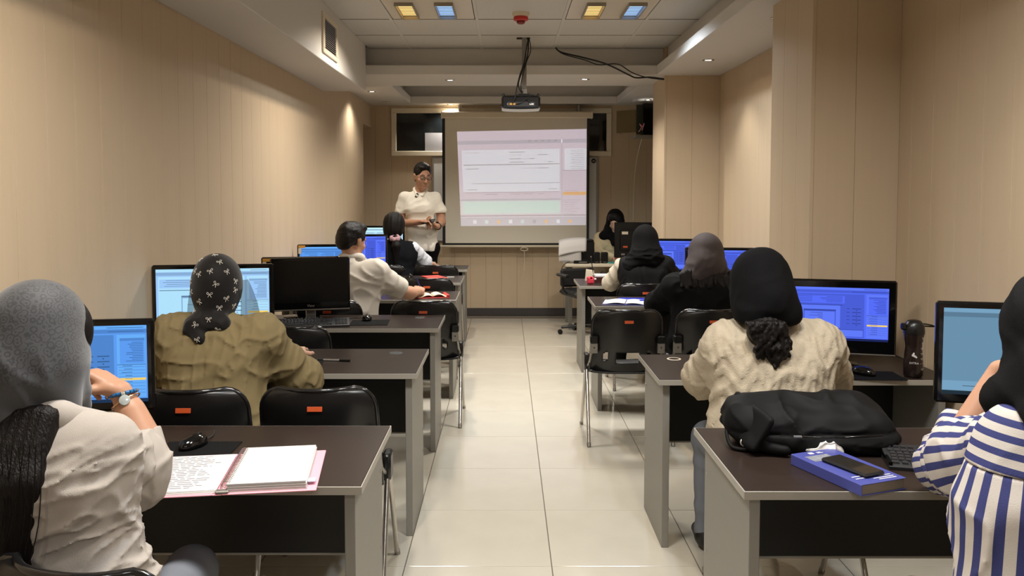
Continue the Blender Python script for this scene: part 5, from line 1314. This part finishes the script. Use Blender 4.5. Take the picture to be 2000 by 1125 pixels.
def place(o, loc, rz=0): o.location = loc; o.rotation_euler = (0, 0, R(rz)); return o
pad(-.965, 2.525, .235, .15, 1, 'black mouse pad beside the pink folder'); mouse(-.985, 2.545, -22, 'black mouse beside the pink folder', [(-.01, .08, .004), (-.03, .12, .0), (-.06, .16, .0)])
pad(-.985, 3.80, .25, .19, 8, 'dark mouse pad under the hand of the woman in olive'); mouse(-1.015, 3.905, 8, 'black mouse under the hand of the woman in olive', [(.0, .09, .003), (.04, .12, .0), (.07, .1, 0)])
pad(-.835, 4.985, .23, .20, 4, 'dark mouse pad beside the long keyboard'); mouse(-.865, 5.07, 8, 'black mouse right of the long keyboard', [(-.02, .08, .003), (-.09, .10, .0), (-.16, .09, .0)])
pad(-.87, 7.48, .25, .19, 0, 'dark mouse pad beside the red booklet'); mouse(-.885, 7.52, 0, 'black mouse left of the red booklet')
mouse(-.765, 8.66, -8, 'black mouse under the hand of the ponytailed woman', z=TZ + .001)
pad(1.60, 3.545, .24, .17, -4, 'dark mouse pad in front of the large blue monitor'); mouse(1.57, 3.56, 35, 'black mouse in front of the large blue monitor', [(.05, .08, .0), (.10, .08, .0), (.13, .04, .0)])

M['key'] = mat('key_cap', (46, 46, 48), .3)
def keyboard(x, y, rz, label, w=.45, d=.15, silver=False):
    t = thing('keyboard', label, 'keyboard', (x, y, TZ), rz)
    MB().prism([(-d / 2, .001), (d / 2, .001), (d / 2, .034), (d / 2 - .02, .036), (-d / 2 + .01, .014), (-d / 2, .010)], -w / 2, w / 2, axis='x').build('body', M['bmatte'], t, 30)
    sl = (.036 - .014) / (d - .03)
    cache = {}
    def key(kx, ky, kw, kd=.0155):
        if (kw, kd) not in cache: cache[(kw, kd)] = MB().add([(-kw / 2, -kd / 2, 0), (kw / 2, -kd / 2, 0), (kw / 2, kd / 2, 0), (-kw / 2, kd / 2, 0), (-kw / 2 + .002, -kd / 2 + .002, .006), (kw / 2 - .002, -kd / 2 + .002, .006), (kw / 2 - .002, kd / 2 - .002, .006), (-kw / 2 + .002, kd / 2 - .002, .006)], [(0, 1, 5, 4), (1, 2, 6, 5), (2, 3, 7, 6), (3, 0, 4, 7), (4, 5, 6, 7)]).mesh('key', M['key'])
        o = inst('key', cache[(kw, kd)], t, (kx, ky, .0135 + (ky + d / 2 - .01) * sl)); o.rotation_euler = (math.atan(sl), 0, 0)
    y0 = -d / 2 + .022
    for r_ in range(5):
        n = 15; off = (.0, .006, .010, .014, .0)[r_]
        if r_ == 0:
            for kx, kw in ((-w / 2 + .02, .022), (-w / 2 + .046, .018), (-w / 2 + .069, .018), (-w / 2 + .14, .11), (-w / 2 + .212, .018), (-w / 2 + .236, .018), (-w / 2 + .265, .022)): key(kx, y0, kw)
        else:
            for k in range(14): key(-w / 2 + .019 + .0192 * k + off * .3, y0 + .0185 * r_, .0172)
        for k in range(3): 
            if r_ in (0, 3, 4) or (r_ == 1 and k == 1): key(-w / 2 + .302 + .0185 * k, y0 + .0185 * r_, .0168)
        for k in range(4): key(w / 2 - .076 + .0185 * k, y0 + .0185 * r_, .0168)
    for k in range(13): key(-w / 2 + .019 + .0205 * k + .006 * (k // 4), y0 + .098, .0165, .011)
    if silver: MB().box((-w / 2 - .001, -d / 2 + .004, .012), (-w / 2 + .010, d / 2 - .02, .0245), .002).build('side_strip', M['bgloss'], t)
    return t
keyboard(-1.165, 4.865, 12, 'long black keyboard under the switched-off monitor', w=.45, d=.135)
keyboard(1.345, 2.36, -14, 'black keyboard partly under the striped sleeve', w=.44, d=.155, silver=True)

# pink ring binder with notebook
t = thing('ring_binder', 'open pink folder with written sheets and a spiral notebook on it', 'folder', (-.790, 2.30, TZ + .001), 8)
MB().box((-.255, -.168, 0), (-.012, .172, .004), .0015).build('cover', M['pink'], t)
MB().box((-.012, -.168, 0), (.012, .172, .003), .001).build('spine', M['pink'], t)
MB().box((.012, -.168, 0), (.258, .172, .004), .0015).build('cover', M['pink'], t)
ps = MB()
for k in range(4): ps.box((-.235 + .002 * k, -.158 + .003 * k, .004 + .0015 * k), (-.008 + .001 * k, .158 - .002 * k, .0052 + .0015 * k))
ps = ps.build('loose_sheets', M['paper'], t)
wr = MB(); r = random.Random(12)
for k in range(19):
    y = .135 - .0145 * k
    a = -.225 + .05 * r.random() if k % 3 else -.21; b_ = -.03 - .07 * r.random()
    while a < b_:
        e = min(b_, a + .012 + .03 * r.random()); wr.box((a, y, .0103), (e, y + .0016, .0106)); a = e + .006
wr.build('handwriting', M['ink'], ps)
nb = MB()
for k in range(7): nb.box((.022 + .0012 * (k % 3), -.160 + .001 * (k % 2), .004 + .0032 * k), (.232 - .0015 * (k % 4), .158 - .001 * (k % 3), .0068 + .0032 * k), .0006)
nb = nb.build('notebook_pages', M['paper'], t)
MB().box((.022, -.160, .0262), (.230, -.158, .0264)).box((.03, -.150, .0264), (.21, -.1495, .0266)).build('page_rule', M['ink'], nb)
MB().box((.226, -.13, .012), (.252, -.10, .0135)).build('page_tab', mat('lilac_tab', (186, 190, 226), .5), nb)
for k in range(26):
    y = -.150 + .0116 * k
    MB().tube([(.020 + .014 * math.cos(a), y + .003 * math.sin(a), .0155 + .0155 * math.sin(a)) for a in np.linspace(0, 2 * math.pi, 13)[:-1]], .0011, 5, closed=True).build('ring', M['chrome'], t)
MB().box((-.006, -.168, .003), (.030, -.150, .012), .003).build('clip', M['steel'], t)
t = thing('hair_clip', 'small black clip with a silver end beside the mouse pad', 'clip', (-1.085, 2.485, TZ), 10)
MB().tube(smooth_path([(0, -.03, .012), (.004, -.01, .03), (.004, .015, .042), (0, .035, .05)]), [.007, .009] + [.009] * 15 + [.006, .004], 10).build('clip_body', M['bgloss'], t, 60)
MB().tube([(.006, -.012, .03), (.010, .012, .045)], .004, 8).build('clip_end', M['chrome'], t, 60)

# pen on second left desk
t = thing('pen', 'clear ballpoint pen with a black cap on the second left desk', 'pen', (-.82, 3.86, TZ + .005), -8)
MB().tube([(-.085, 0, 0), (-.078, 0, 0), (.03, 0, 0)], [.0015, .0045, .0045], 8).build('barrel', mat('clear_barrel', (150, 146, 140), .15, alpha=.75), t, 60)
MB().tube([(.03, 0, 0), (.082, 0, 0)], .0058, 8).build('cap', M['bplast'], t, 60)
MB().tube([(-.08, 0, 0), (-.05, 0, 0)], .0046, 8).build('grip', M['bmatte'], t, 60)

# open red book the man writes in
t = thing('open_book', 'red book lying open with cream pages under the writing hand', 'book', (-.565, 6.22, TZ), 14)
MB().box((-.12, -.09, 0), (.12, .09, .004), .001).build('cover', M['red'], t)
for sg in (-1, 1): MB().grid(lambda u, v, sg=sg: (sg * (.002 + .11 * u), -.082 + .164 * v, .007 + .022 * math.sin(math.pi * min(1, u * 1.1 + .12)) * (.9 if sg > 0 else .7)), 10, 4).build('pages', mat('cream_pages', (226, 214, 180), .7), t, 60, solid=.003)
MB().box((.10, -.088, .004), (.122, .088, .022), .002).build('page_edges', M['red'], t)
tag(place(MB().box((-.085, -.13, 0), (.085, .13, .010), .002).box((-.083, -.128, .001), (.087, .128, .008)).build('booklet', mat('red_booklet', (206, 70, 60), .5)), (-.665, 7.58, TZ), 24), 'flat red booklet on the fifth left desk', 'book')
tag(place(MB().box((-.035, -.008, 0), (.035, .008, .008), .002).build('eraser', M['paper']), (-.515, 7.60, TZ), 5), 'small white stick right of the red booklet', 'eraser')

# open notebook, blue ruler pen case on third right desk
t = thing('notebook', 'open white notebook on the third right desk', 'notebook', (.865, 5.86, TZ), -12)
MB().box((-.165, -.11, 0), (.165, .115, .003), .001).build('cover', mat('blue_cover', (52, 64, 150), .4), t)
for sg in (-1, 1): MB().grid(lambda u, v, sg=sg: (sg * (.003 + .155 * u), -.105 + .21 * v, .006 + .010 * math.sin(math.pi * min(1, u + .15))), 8, 3).build('pages', mat('white_pages', (214, 212, 218), .7), t, 60, solid=.004)
t = thing('folder', 'blue plastic folder behind the open white notebook', 'folder', (.995, 6.02, TZ), -6)
MB().box((-.16, -.05, 0), (.16, .05, .012), .004).build('shell', mat('blue_plastic', (44, 56, 170), .25), t)
t = thing('pen', 'blue pen lying across the open white notebook', 'pen', (1.02, 5.83, TZ + .022), -16)
MB().tube([(-.07, 0, 0), (-.06, 0, 0), (.07, 0, 0)], [.001, .0045, .0045], 8).build('barrel', mat('blue_pen_b', (36, 46, 168), .25), t, 60)
MB().box((.02, -.002, .004), (.068, .002, .0065), .001).build('clip', M['chrome'], t)

# last right desk: sharpener, paper box, pen cup
t = thing('pencil_sharpener', 'pink pencil sharpener on the last right desk', 'sharpener', (.735, 7.09, TZ), 12)
S = Sdf().add(rbox((0, 0, .032), (.026, .036, .031), .012), 0).sub(cap((0, -.05, .06), (0, .01, .035), .010), .003); S.build('body', mat('pink_plastic', (206, 60, 80), .3), t, .004)
o = MB().lathe([(0, -.012), (.009, -.012), (.009, .012), (0, .012)], 14).build('crank', M['paper'], t, 40); o.matrix_local = Matrix.Translation((.036, -.01, .04)) @ Matrix.Rotation(R(90), 4, 'Y')
t = thing('paper_tray', 'maroon box filled with white note paper on the last right desk', 'box', (.865, 7.27, TZ), 0)
mm = mat('maroon_box', (58, 26, 26), .4)
bx_ = MB().box((-.085, -.10, 0), (.085, .10, .006)).box((-.085, -.10, .006), (-.077, .10, .05), .001).box((.077, -.10, .006), (.085, .10, .05), .001).box((-.077, -.10, .006), (.077, -.092, .05), .001).box((-.077, .092, .006), (.077, .10, .05), .001); bx_.build('box', mm, t)
for k in range(5): MB().box((-.074, -.088, .008 + .011 * k), (.074 - .002 * k, .088, .018 + .011 * k), .001).build('sheets', M['paper'], t)
t = thing('pen_holder', 'cream paper holder with a dark pen beside the maroon box', 'pen holder', (.76, 7.36, TZ), 0)
MB().prism([(-.045, 0), (.045, 0), (.03, .09), (-.035, .10)], -.025, .025, axis='y').build('holder', M['frame'], t)
MB().tube([(.03, -.02, .03), (.005, -.03, .21)], .004, 8).build('pen', M['bplast'], t, 60)
MB().tube([(.005, -.03, .21), (.003, -.031, .222)], .005, 8).build('pen_tip', M['chrome'], t, 60)

# second right desk
t = thing('phone_wallet', 'dark blue phone case lying left of the woman in the cream sweater', 'phone', (.955, 3.675, TZ), 12)
MB().box((-.075, -.09, 0), (.075, .09, .012), .004).build('case', mat('navy_leather', (42, 48, 60), .5), t); MB().box((-.068, -.083, .012), (.068, .083, .0128)).build('glass', mat('slate_glass', (58, 66, 78), .25), t)
t = thing('water_bottle', 'tall dark water bottle with white marks on the second right desk', 'water bottle', (1.775, 3.535, TZ), 0)
MB().lathe([(0, .002), (.034, .002), (.039, .008), (.040, .05), (.036, .105), (.033, .13), (.035, .15), (.041, .185), (.0415, .195), (0, .195)], 32).build('bottle_body', mat('smoke_plastic', (36, 27, 24), .12, spec=.5), t, 50)
MB().lathe([(.0425, .188), (.0435, .20), (.041, .222), (.036, .234), (.026, .246), (.012, .25), (0, .25)], 32).build('lid', M['bplast'], t, 50)
MB().tube(smooth_path([(.03, 0, .232), (.06, .004, .228), (.085, .006, .222), (.088, .008, .218), (.06, .01, .219), (.035, .006, .222)]), .0032, 8).build('loop', M['bplast'], t, 60)
MB().box((-.056, -.014, .205), (-.036, .014, .235), .006).build('latch', M['bgloss'], t)
mk = MB()
for k in range(7):
    z = .04 + .0225 * k; rr = .0405 if z < .06 else (.0375 if z < .15 else .041)
    for q_ in range(2):
        a = R(-58); w_ = .010 - .004 * q_; cx, cy = rr * math.cos(a), rr * math.sin(a); ux = Vector((-math.sin(a), math.cos(a), 0))
        p = Vector((cx, cy, z - .005 * q_)) * 1.0 + Vector((math.cos(a), math.sin(a), 0)) * .0012
        mk.add([tuple(p - ux * w_), tuple(p + ux * w_), tuple(p + ux * w_ + Vector((0, 0, .0014))), tuple(p - ux * w_ + Vector((0, 0, .0014)))], [(0, 1, 2, 3)])
a = R(-112); ux = Vector((-math.sin(a), math.cos(a), 0)); nn = Vector((math.cos(a), math.sin(a), 0))
text_mesh(mk, 'EXTRA', .012, tuple(nn * .0415 + Vector((0, 0, .066))), tuple(ux), (0, 0, 1))
for dx, dz, s_ in ((-.004, .100, .006), (.003, .096, .005), (-.002, .108, .004), (.008, .092, .004)):
    p = nn * .0395 + ux * dx + Vector((0, 0, dz)); mk.add([tuple(p + ux * s_ * math.cos(q_) + Vector((0, 0, s_ * math.sin(q_)))) for q_ in np.linspace(0, 2 * math.pi, 9)[:-1]], [tuple(range(8))])
mk.build('print', M['paper'], t)
t = thing('monitor_cable', 'thin black cable running from the large blue monitor to the bottle', 'cable', (1.75, 3.86, TZ + .004), 0)
MB().tube(smooth_path([(0, 0, .03), (.05, .0, .035), (.11, -.04, .02), (.16, -.14, .0), (.1, -.2, .0)]), .003, 6).build('strand', M['bmatte'], t, 60)

# nearest right desk: bag, book, phone, tissue, pen
t = thing('shoulder_bag', 'slumped black fabric bag on the nearest right desk', 'bag', (.98, 2.585, TZ), -4)
mbag = cloth('black_nylon', (26, 26, 27), .62, bump=.12, bscale=700)
S = Sdf().add(rbox((-.015, 0, .06), (.235, .105, .062), .05), 0).add(cap((-.20, .02, .10), (.13, .03, .115), .055, .045), .06).add(cap((.13, .02, .10), (.245, -.02, .03), .05, .025), .05).add(cap((-.23, -.02, .07), (-.17, -.08, .03), .05, .03), .05).add(cap((-.10, -.09, .03), (.20, -.085, .035), .03, .034), .05)
S.disp(lambda P: (.014 * (ridge(P, 22, 3, (1, 1, .8), 4) - .25) + .006 * (ridge(P, 55, 8, (.7, 1, 1), 4) - .2) - .006 * np.exp(-((P[2] - .062 - .03 * P[0]) / .004) ** 2) * (P[1] < -.05)).astype(F32)); S.cut(plane((0, 0, .002), (0, 0, -1)), .004)
S.build('bag_body', mbag, t, .006)
Q = Sdf().add(rbox((-.22, -.05, .085), (.012, .11, .06), .010, rot3(18, 10, 28)), 0).add(cap((-.215, -.115, .03), (-.12, -.14, .02), .018, .016), .02); Q.disp(lambda P: .003 * nz(P, 60, 3)); Q.build('side_flap', mbag, t, .006)
MB().tube(smooth_path([(-.085, -.148, .066), (0, -.145, .064), (.10, -.142, .067), (.17, -.13, .07)]), .0028, 6).build('zip', M['bgloss'], t, 60)
MB().box((-.10, -.153, .064), (-.075, -.147, .070), .001).build('zip_pull', M['chrome'], t)
MB().tube(smooth_path([(-.245, .0, .10), (-.275, -.03, .05), (-.27, -.08, .012), (-.235, -.105, .010), (-.22, -.11, .02)]), .006, 8).build('strap', mbag, t, 60)
o = MB().lathe([(.009, -.002), (.013, 0), (.009, .002)], 16).build('ring', M['steel'], t, 60); o.matrix_local = Matrix.Translation((-.235, -.10, .03)) @ Matrix.Rotation(R(70), 4, 'X')
BA = math.degrees(math.atan2(2.124 - 2.375, .943 - .841)) + 90
t = thing('textbook', 'thick blue textbook under the phone on the nearest right desk', 'book', (.965, 2.285, TZ), 21)
bw, bl = .0775, .137
mcv = mat('blue_book_cover', (68, 74, 142), .35, var=.06, vscale=(14, 14, 14))
MB().box((-bw, -bl, 0), (bw, bl, .0025), .001).box((-bw, -bl, .0295), (bw, bl, .032), .001).box((-bw - .001, -bl, .001), (-bw + .002, bl, .031), .001).build('cover', mcv, t)
pg = MB()
for k in range(9): pg.box((-bw + .002, -bl + .004, .0026 + .003 * k), (bw - .003 - .0006 * (k % 2), bl - .004, .0053 + .003 * k))
pg.build('pages', mat('page_block', (150, 138, 124), .8), t)
pr = MB(); pr.box((-.06, .055, .0321), (.02, .10, .0323)).box((.005, -.01, .0321), (.05, .06, .0323)); pr.build('cover_photo', mat('cover_photo', (128, 130, 138), .4, var=.6, vscale=(90, 60, 60)), t)
wh = MB()
for k, (a_, b_, c_) in enumerate(((-.06, .0, -.085), (-.06, -.02, -.10), (-.01, .06, -.112), (.0, .06, -.122), (.02, .06, -.10))): wh.box((a_, c_, .0322), (b_, c_ + .004, .0325))
wh.build('cover_lettering', M['paper'], t); wh = MB(); wh.box((-.028, .112, .0322), (-.012, .126, .0325)).box((0, .112, .0322), (.02, .116, .0325)).box((0, .119, .0322), (.016, .123, .0325)).build('cover_emblem', M['paper'], t)
t = thing('smartphone', 'black smartphone lying on the blue textbook', 'smartphone', (.972, 2.262, TZ + .0326), 25)
MB().box((-.038, -.08, 0), (.038, .08, .011), .005).build('case', M['bplast'], t); MB().box((-.033, -.075, .0110), (.033, .075, .0114)).build('screen', mat('phone_glass', (34, 30, 26), .07), t)
t = thing('tissue', 'crumpled white tissue between the bag and the textbook', 'tissue', (.985, 2.452, TZ), 0)
S = Sdf().add(ell((0, 0, .022), (.042, .020, .022)), 0).add(ell((-.045, 0, .012), (.022, .014, .012)), .015); S.disp(lambda P: .010 * (ridge(P, 110, 3, p=3) - .3) + .003 * nz(P, 200, 5)); S.cut(plane((0, 0, .001), (0, 0, -1)), .002); S.build('crumple', M['paper'], t, .0035)
t = thing('pen', 'clear pen with blue cap above the black keyboard', 'pen', (1.20, 2.50, TZ + .006), 25)
MB().tube([(-.07, 0, 0), (-.062, 0, 0), (.04, 0, 0)], [.0012, .0045, .0045], 8).build('barrel', mat('clear_barrel_b', (170, 168, 170), .15, alpha=.7), t, 60); MB().tube([(.04, 0, 0), (.085, 0, 0)], .0058, 8).build('cap', mat('cap_blue', (40, 50, 150), .3), t, 60)

# ---------------------------------------------------------------- table at the end wall
t = thing('side_table', 'cream table at the end wall with printer and monitor on it', 'table', (.665, 9.10, 0))
MB().box((0, 0, .708), (1.25, .62, .742), .004).build('tabletop', M['frame'], t)
for x in (.04, 1.17):
    for y in (.04, .54): MB().box((x, y, 0), (x + .04, y + .04, .708), .002).build('leg', M['grey'], t)
MB().box((.3, .5, .3), (1.17, .515, .70)).build('back_panel', M['frame'], t)
TT = .742
t = thing('printer', 'black printer with a curling sheet on the end table', 'printer', (.915, 9.34, TT))
MB().box((-.09, -.12, 0), (.085, .12, .245), .012).box((-.085, -.12, .24), (.08, .10, .262), .008).build('body', M['bplast'], t)
MB().box((-.13, -.15, 0), (.13, -.06, .018), .004).build('output_tray', M['bplast'], t)
MB().box((-.05, -.122, .12), (-.03, -.119, .15)).build('status_label', M['steel'], t)
t = thing('paper_sheet', 'white paper hanging over the left side of the printer', 'paper', (.80, 9.32, TT + .012))
def curl(u, v):
    pth = [(.10, .268), (-.04, .272), (-.12, .268), (-.155, .245), (-.168, .20), (-.172, .125)]
    f_ = v * 4.999; i_ = int(f_); q_ = f_ - i_; y_ = pth[i_][0] * (1 - q_) + pth[i_ + 1][0] * q_; z_ = pth[i_][1] * (1 - q_) + pth[i_ + 1][1] * q_
    return (-.20 + .31 * u - .01 * v, y_, z_ - .035 * (1 - u) ** 3 - .02 * (1 - u) * v)
MB().grid(curl, 12, 20).build('top_sheet', M['paper'], t, 60, solid=.0015)
MB().grid(lambda u, v: (-.205 + .25 * u, -.150 - .02 * v + .01 * math.sin(5 * u), .16 - .155 * v), 8, 6).build('lower_sheet', mat('grey_paper', (176, 172, 168), .7), t, 60, solid=.0015)
t = thing('network_box', 'flat black box with a cable loop at the front of the end table', 'router', (.845, 9.17, TT))
MB().box((-.085, -.05, 0), (.085, .05, .035), .004).build('case', M['bplast'], t); MB().box((-.03, -.0515, .012), (.06, -.050, .024)).build('ports', M['steel'], t)
MB().tube(smooth_path([(-.085, 0, .02), (-.15, -.02, .015), (-.21, -.04, -.03), (-.225, -.06, -.09), (-.20, -.06, -.10), (-.16, -.06, -.04)]), .004, 6).build('cable', M['bmatte'], t, 60)
for k, x in enumerate((1.02, 1.11)):
    t = thing('desktop_speaker', ('black desktop speaker nearer the printer', 'black desktop speaker nearer the beige jacket')[k], 'speaker', (x, 9.20, TT)); MB().box((-.037, -.04, 0), (.037, .05, .125), .008).build('cabinet', M['bplast'], t, 40); MB().box((-.015, -.0415, .012), (.015, -.040, .018)).build('badge', M['steel'], t)
t = monitor(1.445, 9.23, .44, .40, .803, 172, 'back of a black monitor on the end table, white and orange labels', 'cyan', 21, back=True, zdesk=TT)
MB().box((.07, .0525, .175), (.12, .0545, .195), .0005).build('asset_sticker', M['orange'], t)
MB().box((.10, .0525, .09), (.14, .0545, .11)).build('port_cluster', M['steel'], t)
tag(place(MB().box((-.09, -.06, 0), (.09, .06, .012), .002).build('document', mat('teal_folder', (70, 150, 146), .5)), (1.22, 9.19, TT), -25), 'small teal booklet in front of the beige jacket', 'booklet')
tag(place(MB().box((-.08, -.06, 0), (.08, .06, .006), .001).build('papers', M['paper']), (1.36, 9.16, TT), 8), 'white papers in front of the monitor back', 'papers')

# office chair left of the end table
t = thing('office_chair', 'black office chair with armrests and castors tucked under the end table', 'chair', (.86, 8.84, 0), 20)
MB().box((-.22, -.22, .42), (.22, .22, .49), .03).build('seat', M['bmatte'], t); MB().box((-.20, .18, .50), (.20, .235, .70), .02).build('backrest', M['bmatte'], t)
MB().tube([(0, 0, .08), (0, 0, .42)], .028, 14).build('column', M['bplast'], t, 60)
for sg in (-1, 1):
    MB().tube(smooth_path([(sg * .22, .0, .45), (sg * .26, .0, .5), (sg * .265, .0, .64)]), .014, 8).build('arm_post', M['bplast'], t, 60); MB().box((sg * .265 - .03, -.12, .635), (sg * .265 + .03, .12, .665), .010).build('armrest', M['bplast'], t)
for k in range(5):
    a = 2 * math.pi * k / 5 + .3; c, s_ = math.cos(a), math.sin(a)
    l = MB().tube([(0, 0, .10), (c * .26, s_ * .26, .075)], [.022, .014], 8).build('base_arm', M['bplast'], t, 60)
    w = MB()
    for q_ in (-.012, .012): w.tube([(c * .27 - s_ * (q_ - .007), s_ * .27 + c * (q_ - .007), .027), (c * .27 - s_ * (q_ + .007), s_ * .27 + c * (q_ + .007), .027)], .0265, 14)
    w.build('castor', M['bgloss'], l, 40)
# stray pen mark on the right wall
tag(place(MB().tube(smooth_path([(0, 0, 0), (.006, 0, .018), (.018, 0, .02), (.02, 0, .008), (.034, 0, .018), (.048, 0, .015)]), .002, 5).build('wall_hook', M['bmatte']), (1.86, 4.096, .98)), 'tiny dark pen mark on the pillar right of the large blue monitor', 'hook')
